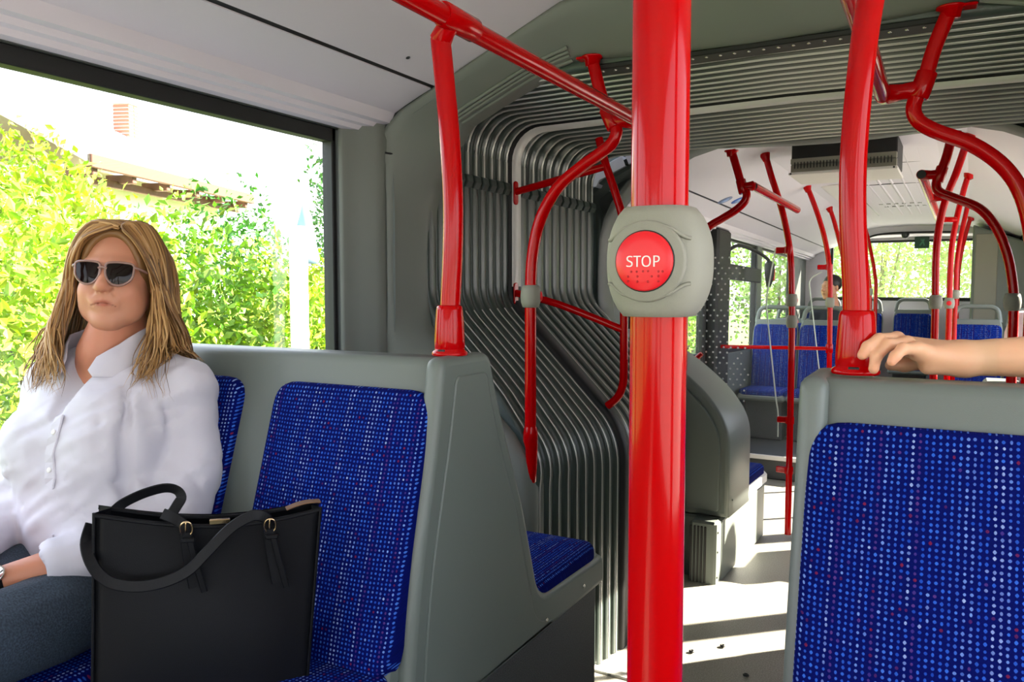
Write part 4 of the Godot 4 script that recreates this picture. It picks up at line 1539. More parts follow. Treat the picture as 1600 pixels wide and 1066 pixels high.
func rear_details() -> void:
	rear_unit_frame()
	var g := G.new()
	# housing with a seat on its far side, right behind the bellows
	var o := thing("wheel_housing", "rounded grey seat housing behind the bellows, left of the sunlit aisle floor", "seat housing")
	var prof := round_poly([Vector2(-1.79, 0.34), Vector2(-0.955, 0.34), Vector2(-0.955, 0.80), Vector2(-1.06, 0.96), Vector2(-1.25, 1.12), Vector2(-1.45, 1.24), Vector2(-1.79, 1.30)], [0, 0.0, 0.22, 0.16, 0.2, 0.2, 0], 7)
	g.extrude(prof, -4.48, -4.02, 0.02, 3)
	part(o, "shell", g, M.grey)
	g = G.new()
	g.extrude(round_poly([Vector2(-1.70, 0.37), Vector2(-1.0, 0.37), Vector2(-1.0, 0.77), Vector2(-1.09, 0.91), Vector2(-1.27, 1.07), Vector2(-1.70, 1.22)], [0.02, 0.02, 0.16, 0.12, 0.2, 0.02], 7), -4.03, -4.005, 0.006, 2)
	part(o, "front_panel", g, M.grey)
	g = G.new()
	g.box(v(-1.79, 0.0, 5.0), v(-0.985, 0.335, 4.02), 0.012)
	g.box(v(-1.12, 0.0, 4.03), v(-0.985, 0.335, 3.92), 0.012)
	part(o, "base", g, M.grey)
	g = G.new()
	for k in 5:
		g.box(v(-1.118 + k * 0.018, 0.02, 3.925), v(-1.107 + k * 0.018, 0.31, 3.912), 0.003)
	part(o, "ribbed_panel", g, M.black, "dark ribbed lower panel").set_meta("kind", "stuff")
	for q in [[3.95, 0.28], [3.95, 0.18], [3.95, 0.05], [4.10, 0.42]]:
		screw(o, v(-0.984 if q[1] < 0.34 else -0.954, q[1], q[0]), Basis(Vector3.BACK, -PI / 2), 0.006)
	g = G.new()
	g.box(v(-1.40, 0.335, 4.98), v(-0.965, 0.42, 4.46), 0.02)
	part(o, "cushion_frame", g, M.white)
	g = G.new()
	g.xf = Transform3D(Basis(Vector3.RIGHT, Vector3.FORWARD, Vector3.UP), v(-1.185, 0.415, 4.72))
	pad(g, 0.42, 0.48, 0.05, 0.05)
	part(o, "seat_cushion", g, M.fabric)
	# red grip beside the housing top
	g = G.new()
	g.tube([v(-1.50, 1.0, 5.02), v(-1.46, 1.06, 5.0), v(-1.40, 1.12, 5.0)], [0.012, 0.022, 0.014], 10)
	single("emergency_handle", g, M.red, "small red emergency handle beside the door post, above the grey housing", "handle")
	# glass screens by the door
	screen_glass("glass_screen", 5.05, [Vector2(-1.74, 0.62), Vector2(-0.925, 0.62), Vector2(-0.925, 0.76), Vector2(-0.945, 0.87), Vector2(-1.02, 1.46), Vector2(-0.97, 1.78), Vector2(-1.74, 1.80)], "clear glass screen printed with white dots, held by the pole with two buttons", true)
	screen_glass("glass_screen", 6.60, [Vector2(-1.74, 0.30), Vector2(-0.925, 0.30), Vector2(-0.93, 0.90), Vector2(-1.03, 1.62), Vector2(-1.01, 1.66), Vector2(-0.94, 1.70), Vector2(-0.95, 1.75), Vector2(-1.74, 1.75)], "plain clear glass screen behind the door, above the red cross bar", false)
	# door in the left wall
	g = G.new()
	for b in [[4.75, 4.83, 0.02, 2.02], [5.53, 5.62, 0.02, 2.02], [6.32, 6.40, 0.02, 2.02], [4.75, 6.4, 0.02, 0.12], [4.75, 6.4, 1.95, 2.05]]:
		g.box(v(-1.83, b[2], b[1]), v(-1.785, b[3], b[0]), 0.008)
	var dr := setting("door_1", g, M.rubber, "glazed double door with black frames in the rear half", "door")
	for b in [[4.83, 5.53], [5.62, 6.32]]:
		g = G.new()
		g.sg = -1
		g.quad(v(-1.805, 0.12, b[0]), v(-1.805, 0.12, b[1]), v(-1.805, 1.95, b[1]), v(-1.805, 1.95, b[0]))
		part(dr, "pane", g, M.glass)
	g = G.new()
	g.box(v(-1.80, 0.0, 6.80), v(-1.70, 2.06, 6.42), 0.02)
	setting("trim_6", g, M.rubber, "dark post between the door and the rear side windows", "post")
	g = G.new()
	g.box(v(-1.80, 1.66, 8.20), v(-1.76, 1.80, 6.80), 0.01)
	setting("trim_7", g, M.rubber, "dark horizontal bar of the opening side window", "window bar")
	g = G.new()
	g.tube(spline([v(-1.76, 1.88, 6.85), v(-1.72, 1.96, 7.1), v(-1.68, 1.94, 7.6), v(-1.66, 1.89, 8.0), v(-1.66, 1.84, 8.12)], 5), 0.016, 10)
	g.tube([v(-1.66, 1.87, 8.06), v(-1.66, 1.84, 8.10), v(-1.66, 1.72, 8.12), v(-1.67, 1.62, 8.12)], [0.02, 0.05, 0.048, 0.02], 12)
	var bx := single("window_hammer_box", g, M.rubber, "dark bent arm with a box end hanging before the rear left window", "fitting")
	g = G.new()
	g.box(Vector3(0.028, -0.06, -0.02), Vector3(0.045, 0.06, 0.02), 0.006)
	for i in g.p.size():
		g.p[i] += v(-1.655, 1.74, 8.12)
	part(bx, "red_insert", g, M.red)
	# vent unit under the roof
	o = thing("air_vent", "dark ceiling ventilation box with a slotted beige strip, behind the bellows", "air vent")
	g = G.new()
	g.box(v(-0.868, 2.235, 5.3), v(-0.300, 2.395, 4.93), 0.006)
	part(o, "box", g, M.rubber)
	g = G.new()
	g.box(v(-0.868, 2.262, 4.935), v(-0.300, 2.296, 4.905), 0.004)
	part(o, "slot_strip", g, M.button)
	g = G.new()
	g.box(v(-0.875, 2.198, 5.3), v(-0.293, 2.214, 4.89), 0.004)
	part(o, "lower_lip", g, M.white)
	g = G.new()
	g.box(v(-0.868, 2.212, 4.94), v(-0.300, 2.262, 4.915), 0.004)
	part(o, "lower_strip", g, M.button)
	for k in 30:
		g = G.new()
		var x := -0.846 + k * 0.0178
		g.box(v(x, 2.236, 4.908), v(x + 0.0055, 2.274, 4.90), 0.001)
		part(o, "slot", g, M.black)
	for x in [-0.862, -0.312]:
		screw(o, v(x, 2.206, 4.889), Basis(Vector3.RIGHT, PI / 2), 0.006)
	# ceiling hatch, perforated fields and panel seams
	g = G.new()
	g.box(v(-0.985, 2.372, 7.75), v(-0.80, 2.392, 6.70), 0.01)
	single("ceiling_hatch", g, M.white, "bright white narrow ceiling hatch left of the ventilation box", "ceiling hatch")
	g = G.new()
	for r in 2:
		for k in 6:
			for t in 3:
				g.box(v(-0.70 + k * 0.065 + (0.03 if r else 0.0) + t * 0.012, 2.392, 8.2 + r * 0.22 + 0.05), v(-0.692 + k * 0.065 + (0.03 if r else 0.0) + t * 0.012, 2.398, 8.2 + r * 0.22), 0.001)
	var pf := single("ceiling_perforation", g, M.screw, "two rows of small dark perforations in the rear ceiling", "perforation")
	pf.set_meta("kind", "stuff")
	var seam := G.new()
	for d in [5.9, 6.9]:
		seam.box(v(-0.80, 2.393, d + 0.008), v(0.02, 2.400, d), 0.001)
	seam.box(v(-0.795, 2.39, 9.2), v(-0.785, 2.399, 5.3), 0.001)
	setting("trim_8", seam, M.screw, "thin dark seams between the rear ceiling panels", "ceiling seam")
	for k in 9:
		g = G.new()
		var x := -0.74 + k * 0.085
		g.tube([v(x, 2.405, 9.2), v(x, 2.405, 5.4)], 0.013, 6)
		part(get_node("trim_8"), "ceiling_bead", g, M.ceiling)
	# sensor knob on the header
	g = G.new()
	g.xf = Transform3D(Basis(), v(-0.62, 2.295, 10.46))
	g.lathe([Vector2(0.0, -0.05), Vector2(0.035, -0.04), Vector2(0.045, 0.0), Vector2(0.03, 0.02)], 14)
	single("ceiling_sensor", g, M.screw, "small round grey knob above the rear window", "sensor")
	g = G.new()
	g.tube(spline([v(-1.05, 2.25, 10.40), v(-0.92, 2.295, 10.42), v(-0.7, 2.312, 10.44), v(-0.4, 2.312, 10.44), v(-0.1, 2.305, 10.44)], 5), 0.012, 8)
	single("sealing_cord", g, M.rubber, "black bent cord along the header above the rear window", "cord")
	# green exit mark on the rear window
	g = G.new()
	g.box(v(-0.545, 2.155, 10.885), v(-0.385, 2.295, 10.875), 0.003)
	o = single("exit_sign", g, M.lcd, "small dark green emergency exit sticker at the top of the rear window", "sign")
	g = G.new()
	g.extrude([Vector2(-0.02, 0.03), Vector2(0.0, 0.01), Vector2(-0.03, -0.04), Vector2(-0.015, -0.045), Vector2(0.01, -0.01), Vector2(0.02, -0.045), Vector2(0.032, -0.04), Vector2(0.022, 0.01), Vector2(0.03, 0.035)], 0.0, 0.004, 0.0, 1, false)
	for i in g.p.size():
		g.p[i] += v(-0.465, 2.23, 10.874)
	part(o, "running_figure", g, mat(c8(60, 120, 90), 0.5))
	# tall engine cover in the rear corner
	g = G.new()
	g.extrude(round_poly([Vector2(0.07, 0.31), Vector2(0.755, 0.31), Vector2(0.755, 2.0), Vector2(0.48, 2.14), Vector2(0.07, 2.30)], 0.02, 3), -10.85, -9.55, 0.02, 2)
	o = single("engine_cover", g, M.grey, "tall plain grey cover in the rear right corner beside the rear window", "cover")
	g = G.new()
	g.box(v(0.10, 0.9, 9.56), v(0.30, 2.20, 9.54), 0.006)
	part(o, "pale_panel", g, M.button)
	# something pale pink left on the seat by the curved pole
	var f := Field.new(v(0.18, 1.0, 5.7), v(0.62, 1.48, 5.3), 0.015)
	f.ell(v(0.40, 1.2, 5.5), Vector3(0.15, 0.22, 0.12), 0.02)
	f.ell(v(0.36, 1.3, 5.5), Vector3(0.09, 0.12, 0.1), 0.03)
	var nz := FastNoiseLite.new()
	nz.seed = 4
	nz.frequency = 9.0
	f.wrinkle(nz, 0.015)
	g = G.new()
	f.mesh_into(g)
	single("jacket", g, mat(c8(236, 208, 210), 0.8), "pale pink bundled jacket beside the curved pole at the right edge", "jacket")
	g = G.new()
	g.box(v(0.16, 0.0, 5.75), v(0.66, 1.0, 5.3), 0.02)
	single("luggage_shelf", g, M.grey, "grey shelf box under the pale pink jacket", "shelf")
	# two round stickers on the sloping side lining
	for q in [[-1.475, 5.74, c8(120, 134, 168), "small round grey-blue sticker on the rear left ceiling lining, the dimmer one"], [-1.43, 5.93, c8(70, 110, 196), "small round blue and white sticker on the rear left ceiling lining"]]:
		var y: float = 2.169 + (q[0] + 1.516) * 0.4306
		g = G.new()
		g.xf = Transform3D(Basis(Vector3(0.918, 0.395, 0), Vector3(0.395, -0.918, 0), Vector3(0, 0, -1)), v(q[0], y - 0.001, q[1]))
		g.lathe([Vector2(0.055, -0.001), Vector2(0.055, 0.002), Vector2(0.054, 0.003), Vector2(0, 0.003)], 20)
		var stk := single("sticker", g, mat(q[2], 0.5), q[3], "sticker")
		g = G.new()
		g.xf = Transform3D(Basis(Vector3(0.918, 0.395, 0), Vector3(0.395, -0.918, 0), Vector3(0, 0, -1)), v(q[0], y - 0.001, q[1]))
		g.lathe([Vector2(0.03, 0.003), Vector2(0.03, 0.0045), Vector2(0, 0.0045)], 16)
		part(stk, "pale_centre", g, mat(c8(150, 176, 222), 0.5))
	rear_person()
	XF = Transform3D()

func screen_glass(called: String, d: float, poly: Array, label: String, dots: bool) -> void:
	var o := thing(called, label, "glass screen")
	var g := G.new()
	g.extrude(round_poly(poly, 0.02, 4), -d - 0.004, -d + 0.004, 0.0, 1, false)
	part(o, "pane", g, M.screen)
	g = G.new()
	var rim := []
	for q in [poly[1], poly[2], poly[3], poly[4], poly[5]]:
		rim.append(v(q.x, q.y, d))
	g.tube(bent(rim, 0.05), 0.0045, 8)
	part(o, "polished_edge", g, M.edge, "bright polished edge")
	g = G.new()
	g.box(v(-1.79, poly[0].y, d + 0.03), v(-1.735, poly[-1].y, d - 0.03), 0.01)
	part(o, "wall_profile", g, M.rubber)
	if dots:
		g = G.new()
		var rng := RandomNumberGenerator.new()
		rng.seed = 5
		for y in 34:
			for x in 17:
				var px := -1.70 + x * 0.045 + (0.0225 if y % 2 else 0.0)
				var py := 0.66 + y * 0.0335
				if px > -1.08 - 0.1 * rng.randf() or rng.randf() < 0.15:
					continue
				var r := 0.0065
				var ring := []
				for k in 8:
					ring.append(v(px + cos(TAU * k / 8) * r, py + sin(TAU * k / 8) * r, d - 0.0045))
				g.sg = -1
				g.fan(ring)
		part(o, "dot_print", g, M.white).set_meta("kind", "stuff")
func head_field(cell: float) -> Field:
	# head in its own axes: z forward, x to its left, origin between the ears at eye height
	var f := Field.new(Vector3(-0.092, -0.135, -0.118), Vector3(0.092, 0.128, 0.122), cell)
	f.ell(Vector3(0, 0.032, -0.016), Vector3(0.073, 0.086, 0.093), 0.02)
	f.ell(Vector3(0, -0.028, 0.026), Vector3(0.063, 0.086, 0.063), 0.03)
	for s in [-1.0, 1.0]:
		f.cap(Vector3(s * 0.047, -0.056, 0.0), Vector3(s * 0.018, -0.100, 0.052), 0.019, 0.016, 0.03)
		f.ell(Vector3(s * 0.037, -0.036, 0.060), Vector3(0.024, 0.022, 0.019), 0.025)
		f.ell(Vector3(s * 0.043, -0.068, 0.038), Vector3(0.018, 0.024, 0.022), 0.03)
		f.cap(Vector3(s * 0.012, 0.024, 0.080), Vector3(s * 0.046, 0.024, 0.066), 0.009, 0.008, 0.018)
		f.ell(Vector3(s * 0.031, 0.006, 0.092), Vector3(0.015, 0.010, 0.012), 0.015, Basis(), true)
		f.ell(Vector3(s * 0.031, 0.004, 0.074), Vector3(0.014, 0.012, 0.012), 0.006)
		f.ell(Vector3(s * 0.075, -0.006, -0.012), Vector3(0.010, 0.030, 0.018), 0.008, Basis(Vector3.UP, s * 0.4))
	f.ell(Vector3(0, -0.103, 0.066), Vector3(0.022, 0.016, 0.016), 0.025)
	f.cap(Vector3(0, 0.014, 0.083), Vector3(0, -0.026, 0.103), 0.0075, 0.0115, 0.014)
	f.ell(Vector3(0, -0.031, 0.099), Vector3(0.0125, 0.0105, 0.0115), 0.010)
	for s in [-1.0, 1.0]:
		f.ell(Vector3(s * 0.0115, -0.033, 0.090), Vector3(0.0085, 0.0075, 0.010), 0.008)
		f.ell(Vector3(s * 0.006, -0.042, 0.098), Vector3(0.0035, 0.003, 0.005), 0.003, Basis(), true)
		f.cap(Vector3(s * 0.018, -0.040, 0.090), Vector3(s * 0.031, -0.066, 0.076), 0.0025, 0.002, 0.009, true)
	f.ell(Vector3(0, -0.062, 0.079), Vector3(0.027, 0.018, 0.011), 0.018)
	for q in [-1.0, 1.0]:
		f.cap(Vector3(q * 0.020, -0.0665, 0.0815), Vector3(0, -0.0605, 0.0885), 0.0022, 0.0036, 0.006)
		f.cap(Vector3(q * 0.016, -0.0700, 0.0825), Vector3(0, -0.0705, 0.0860), 0.0026, 0.0042, 0.006)
		f.cap(Vector3(0, -0.0652, 0.0925), Vector3(q * 0.0240, -0.0705, 0.0820), 0.0013, 0.0013, 0.003, true)
	return f

func skin_paint(base: Color):
	var lo := base.srgb_to_linear()
	return func(q: Vector3) -> Color:
		var c := lo
		var lip := clampf(1.0 - Vector2(q.x / 0.023, (q.y + 0.0660) / 0.0095).length(), 0.0, 1.0) * (1.0 if q.z > 0.075 else 0.0)
		c = c.lerp(Color(lo.r * 0.72, lo.g * 0.44, lo.b * 0.44), clampf(lip * 2.4, 0.0, 0.9))
		var line := absf(q.y + 0.0652 + 8.5 * q.x * q.x) / 0.0017
		if line < 1.0 and absf(q.x) < 0.026 and q.z > 0.07:
			c = c.lerp(Color(lo.r * 0.34, lo.g * 0.2, lo.b * 0.2), (1.0 - line) * 0.9)
		for s in [-1.0, 1.0]:
			var k := clampf(1.0 - (q - Vector3(s * 0.042, -0.036, 0.066)).length() / 0.035, 0.0, 1.0)
			c = c.lerp(Color(lo.r * 1.0, lo.g * 0.78, lo.b * 0.74), k * 0.6)
		var n := clampf(1.0 - (q - Vector3(0, -0.031, 0.108)).length() / 0.02, 0.0, 1.0)
		return c.lerp(Color(lo.r, lo.g * 0.8, lo.b * 0.78), n * 0.5)

func finger(f: Field, pts: Array, r0: float, r1: float, k := 0.004) -> void:
	for i in pts.size() - 1:
		var a := lerpf(r0, r1, float(i) / (pts.size() - 1))
		var b := lerpf(r0, r1, float(i + 1) / (pts.size() - 1))
		f.cap(pts[i], pts[i + 1], a, b, k)

func woman() -> void:
	XF = Transform3D()
	var o := thing("person", "woman in white blouse and sunglasses with long blonde hair, seated by the window", "person", Vector3.ZERO)
	var hx := Transform3D(Basis(Vector3.UP, deg_to_rad(36)) * Basis(Vector3.RIGHT, deg_to_rad(-7)) * Basis(Vector3.BACK, deg_to_rad(-3)), v(-1.572, 1.517, 1.12)).scaled_local(Vector3.ONE * 0.94)
	var skin := c8(202, 142, 112)
	var lin := skin.srgb_to_linear()
	# head and hands have fine grids of their own, all in the one body mesh
	var g := G.new()
	g.colored = true
	g.col = lin
	g.xf = hx
	var hf := head_field(0.0026)
	hf.mesh_into(g, skin_paint(skin))
	g.xf = Transform3D()
	var b := Field.new(v(-1.86, 0.98, 1.30), v(-1.33, 1.50, 0.90), 0.009)
	b.cap(hx * Vector3(0, -0.055, -0.022), v(-1.588, 1.33, 1.125), 0.051, 0.060, 0.02)
	b.cap(hx * Vector3(0.0, -0.09, 0.03), v(-1.575, 1.36, 1.07), 0.035, 0.045, 0.03)
	b.ell(v(-1.575, 1.20, 1.09), Vector3(0.140, 0.135, 0.090), 0.04)
	b.cap(v(-1.46, 1.29, 1.155), v(-1.585, 1.335, 1.12), 0.04, 0.05, 0.04)
	b.cap(v(-1.70, 1.29, 1.07), v(-1.585, 1.335, 1.12), 0.04, 0.05, 0.04)
	b.mesh_into(g, func(_q): return Color(lin.r * 1.02, lin.g * 0.9, lin.b * 0.88))
	# forearm and hand
	var a := Field.new(v(-1.69, 0.875, 1.0), v(-1.38, 1.03, 0.66), 0.005)
	var wr := v(-1.526, 0.953, 0.815)
	a.cap(v(-1.425, 0.985, 0.955), wr, 0.037, 0.0265, 0.02)
	a.ell(v(-1.556, 0.948, 0.770), Vector3(0.038, 0.018, 0.046), 0.02, Basis(Vector3.UP, 0.55))
	var fd := v(-0.55, -0.12, -0.83).normalized()
	var sd := v(0.83, 0.0, -0.55).normalized()
	for i in 4:
		var k := v(-1.574, 0.953, 0.740) + sd * (0.028 - i * 0.0185)
		var l: float = [0.030, 0.036, 0.038, 0.034][i]
		finger(a, [k, k + fd * l, k + fd * l * 1.7 + Vector3(0, -0.014, 0), k + fd * l * 1.9 + Vector3(0, -0.034, 0)], 0.0095, 0.0075)
	var th := wr + fd * 0.03 - sd * 0.03
	finger(a, [wr - sd * 0.012, th, th + fd * 0.035 - sd * 0.006 + Vector3(0, -0.006, 0), th + fd * 0.06 + Vector3(0, -0.016, 0)], 0.013, 0.008)
	a.mesh_into(g, func(_q): return Color(lin.r * 0.95, lin.g * 0.85, lin.b * 0.8))
	part(o, "body", g, M.skin)
	# blouse
	var s := Field.new(v(-1.82, 0.80, 1.30), v(-1.26, 1.42, 0.74), 0.0072)
	s.ell(v(-1.56, 0.92, 1.09), Vector3(0.195, 0.12, 0.165), 0.03)
	s.ell(v(-1.553, 1.03, 1.065), Vector3(0.182, 0.14, 0.165), 0.04)
	s.ell(v(-1.575, 1.20, 1.09), Vector3(0.178, 0.155, 0.128), 0.05)
	s.ell(v(-1.482, 1.172, 1.012), Vector3(0.080, 0.078, 0.078), 0.09)
	s.ell(v(-1.630, 1.172, 0.974), Vector3(0.080, 0.078, 0.078), 0.09)
	s.cap(v(-1.425, 1.285, 1.165), v(-1.585, 1.325, 1.13), 0.062, 0.062, 0.05)
	s.cap(v(-1.722, 1.285, 1.065), v(-1.585, 1.325, 1.13), 0.062, 0.062, 0.05)
	s.cap(v(-1.440, 1.262, 1.180), v(-1.392, 1.10, 1.140), 0.065, 0.064, 0.03)
	s.cap(v(-1.392, 1.10, 1.140), v(-1.372, 1.03, 1.088), 0.064, 0.060, 0.03)
	s.cap(v(-1.372, 1.03, 1.088), v(-1.435, 0.985, 0.935), 0.060, 0.050, 0.025)
	s.cap(v(-1.435, 0.985, 0.935), v(-1.462, 0.976, 0.895), 0.050, 0.049, 0.01)
	s.cap(v(-1.718, 1.27, 1.06), v(-1.725, 1.03, 0.97), 0.06, 0.056, 0.03)
	s.cap(v(-1.725, 1.03, 0.97), v(-1.64, 0.96, 0.79), 0.055, 0.045, 0.02)
	# soft folds: seam of the sleeve, creases at the elbow, under the bust and round the waist, raised folds between them
	for c in [
		[[-1.445, 1.285, 1.040], [-1.402, 1.19, 0.998], 0.015, 0.014], [[-1.402, 1.21, 1.000], [-1.405, 1.07, 1.003], 0.018, 0.022],
		[[-1.400, 1.140, 1.008], [-1.355, 1.098, 1.070], 0.011, 0.009], [[-1.390, 1.075, 1.004], [-1.325, 1.060, 1.045], 0.011, 0.009],
		[[-1.395, 1.105, 1.010], [-1.330, 1.085, 1.075], 0.010, -0.007], [[-1.345, 1.125, 1.100], [-1.312, 1.075, 1.115], 0.010, 0.006],
		[[-1.350, 1.035, 1.010], [-1.305, 1.020, 1.060], 0.010, 0.007], [[-1.385, 1.030, 0.965], [-1.345, 0.99, 1.000], 0.009, 0.006],
		[[-1.495, 1.122, 0.938], [-1.408, 1.118, 0.992], 0.013, 0.012], [[-1.660, 1.112, 0.930], [-1.560, 1.122, 0.926], 0.013, 0.009],
		[[-1.520, 1.255, 0.972], [-1.430, 1.215, 0.965], 0.013, -0.006], [[-1.450, 1.250, 0.985], [-1.424, 1.19, 0.960], 0.012, 0.006],
		[[-1.465, 1.065, 0.925], [-1.415, 1.045, 0.950], 0.010, 0.008], [[-1.475, 1.030, 0.930], [-1.425, 1.005, 0.905], 0.009, 0.006],
		[[-1.600, 1.065, 0.925], [-1.470, 1.060, 0.935], 0.014, 0.008], [[-1.620, 1.000, 0.935], [-1.480, 1.010, 0.945], 0.014, 0.008],
		[[-1.425, 1.285, 1.072], [-1.385, 1.20, 1.082], 0.014, -0.005], [[-1.400, 1.250, 1.095], [-1.375, 1.15, 1.085], 0.011, 0.005],
		[[-1.480, 1.315, 1.06], [-1.425, 1.29, 1.09], 0.010, 0.004], [[-1.375, 1.17, 1.075], [-1.325, 1.15, 1.125], 0.012, 0.005],
	]:
		s.crease(v(c[0][0], c[0][1], c[0][2]), v(c[1][0], c[1][1], c[1][2]), c[2] * 0.78, c[3] * 1.25)
	var wn := FastNoiseLite.new()
	wn.seed = 12
	wn.frequency = 5.0
	wn.fractal_octaves = 2
	s.wrinkle(wn, 0.007, Vector3(0.6, 1.8, 1.0), Basis(Vector3.BACK, 0.5) * Basis(Vector3.RIGHT, 0.4))
	wn = FastNoiseLite.new()
	wn.seed = 40
	wn.noise_type = FastNoiseLite.TYPE_SIMPLEX_SMOOTH
	wn.frequency = 10.0
	wn.fractal_type = FastNoiseLite.FRACTAL_RIDGED
	wn.fractal_octaves = 2
	s.wrinkle(wn, 0.0045, Vector3(0.35, 1.7, 0.6), Basis(Vector3.BACK, -0.6))
	# open neck and the sleeve's mouth
	s.cap(v(-1.588, 1.42, 1.10), v(-1.566, 1.36, 1.03), 0.066, 0.050, 0.01, true)
	s.cap(v(-1.566, 1.36, 1.03), v(-1.540, 1.245, 0.945), 0.050, 0.010, 0.008, true)
	s.cap(v(-1.476, 0.971, 0.876), v(-1.46, 0.977, 0.90), 0.036, 0.034, 0.004, true)
	g = G.new()
	s.mesh_into(g)
	var bl := part(o, "blouse", g, M.blouse)
	# collar, placket with buttons, cuff edge
	var fwd := v(0.26, 0.0, -0.965).normalized()
	var lft := v(0.965, 0.0, 0.26).normalized()
	for side in [-1.0, 1.0]:
		var pts := []
		var nor := []
		var wid := []
		for i in 13:
			var t := i / 12.0
			var ang := lerpf(PI, 0.50, t)
			var r := lerpf(0.076, 0.088, t)
			var c := v(-1.586, lerpf(1.405, 1.318, t * t), 1.118)
			var out: Vector3 = (lft * side * sin(ang) + fwd * cos(ang))
			var q: Vector3 = c + out * r + fwd * 0.045 * t * t
			pts.append(q)
			nor.append((out + Vector3.UP * lerpf(0.2, 0.75, t)).normalized())
			wid.append(lerpf(0.045, 0.058, t) if i < 12 else 0.02)
		for i in pts.size():
			var dd := s.at(pts[i])
			if dd < 0.012:
				pts[i] += s.grad(pts[i]) * (0.012 - dd)
		g = G.new()
		g.ribbon(pts, nor, wid, 0.006, true)
		part(bl, "collar", g, M.blouse)
	var pl := []
	var pn := []
	for i in 22:
		var y := 1.245 - i * 0.0145
		var from := v(-1.552, y, 1.05) + fwd * 0.42 + lft * (0.004 * sin(i * 0.9))
		var q := s.hit(from, -fwd, 0.6)
		pl.append(q + fwd * 0.002)
		pn.append(s.grad(q))
	g = G.new()
	g.ribbon(pl, pn, 0.024, 0.0045)
	part(bl, "placket", g, M.blouse)
	for i in [2, 7, 12, 17]:
		g = G.new()
		var z: Vector3 = pn[i]
		var x := Vector3.UP.cross(z).normalized()
		g.xf = Transform3D(Basis(x, z, x.cross(z)), pl[i] + z * 0.002)
		g.lathe([Vector2(0.0055, 0), Vector2(0.0055, 0.0016), Vector2(0.004, 0.0022), Vector2(0.0, 0.0016)], 14)
		part(bl, "button", g, M.white)
	# jeans
	var j := Field.new(v(-1.80, 0.36, 1.24), v(-1.26, 1.02, 0.46), 0.011)
	j.ell(v(-1.56, 0.89, 1.08), Vector3(0.18, 0.105, 0.15), 0.03)
	j.cap(v(-1.475, 0.885, 1.06), v(-1.415, 0.885, 0.64), 0.094, 0.073, 0.03)
	j.cap(v(-1.650, 0.885, 1.04), v(-1.625, 0.88, 0.60), 0.094, 0.073, 0.03)
	j.cap(v(-1.415, 0.885, 0.64), v(-1.425, 0.42, 0.59), 0.070, 0.048, 0.02)
	j.cap(v(-1.625, 0.88, 0.60), v(-1.63, 0.42, 0.55), 0.070, 0.048, 0.02)
	wn = FastNoiseLite.new()
	wn.seed = 3
	wn.frequency = 9.0
	j.wrinkle(wn, 0.008, Vector3(1.4, 1.0, 0.6))
	g = G.new()
	j.mesh_into(g)
	part(o, "jeans", g, M.jeans)
	for q in [[-1.425, 0.575], [-1.63, 0.535]]:
		var sh := Field.new(v(q[0] - 0.06, 0.32, q[1] + 0.1), v(q[0] + 0.06, 0.46, q[1] - 0.22), 0.008)
		sh.cap(v(q[0], 0.372, q[1] + 0.03), v(q[0], 0.362, q[1] - 0.15), 0.040, 0.032, 0.01)
		sh.cap(v(q[0], 0.42, q[1] + 0.02), v(q[0], 0.37, q[1] - 0.02), 0.042, 0.04, 0.02)
		g = G.new()
		sh.mesh_into(g)
		part(o, "shoe", g, M.leather)
	# watch and the red case in the hand
	g = G.new()
	var ax := (wr - v(-1.425, 0.985, 0.955)).normalized()
	var wc := wr - ax * 0.006
	g.tube([wc - ax * 0.009, wc - ax * 0.008, wc + ax * 0.008, wc + ax * 0.009], [0.0285, 0.0305, 0.0305, 0.0285], 20)
	var wt := part(o, "watch", g, M.leather, "dark wrist watch with a bright rim")
	g = G.new()
	var wz := (v(0.35, 0.55, -0.5)).normalized()
	wz = (wz - ax * wz.dot(ax)).normalized()
	g.xf = Transform3D(Basis(ax, wz, ax.cross(wz)), wc + wz * 0.029)
	g.lathe([Vector2(0.017, 0), Vector2(0.0175, 0.004), Vector2(0.0155, 0.007), Vector2(0.0145, 0.006), Vector2(0.0, 0.006)], 22)
	part(wt, "watch_case", g, M.chrome)
	# sunglasses
	glasses(o, hx)
	hair(o, hx, s)
	var rc := G.new()
	rc.xf = Transform3D(Basis(Vector3.UP, 0.6) * Basis(Vector3.RIGHT, 0.5), v(-1.560, 1.0, 0.800))
	rc.box(Vector3(-0.035, -0.055, -0.009), Vector3(0.035, 0.055, 0.009), 0.006)
	single("pouch", rc, mat(c8(190, 16, 34), 0.35), "small red pouch in the woman's hand at the left edge", "pouch")

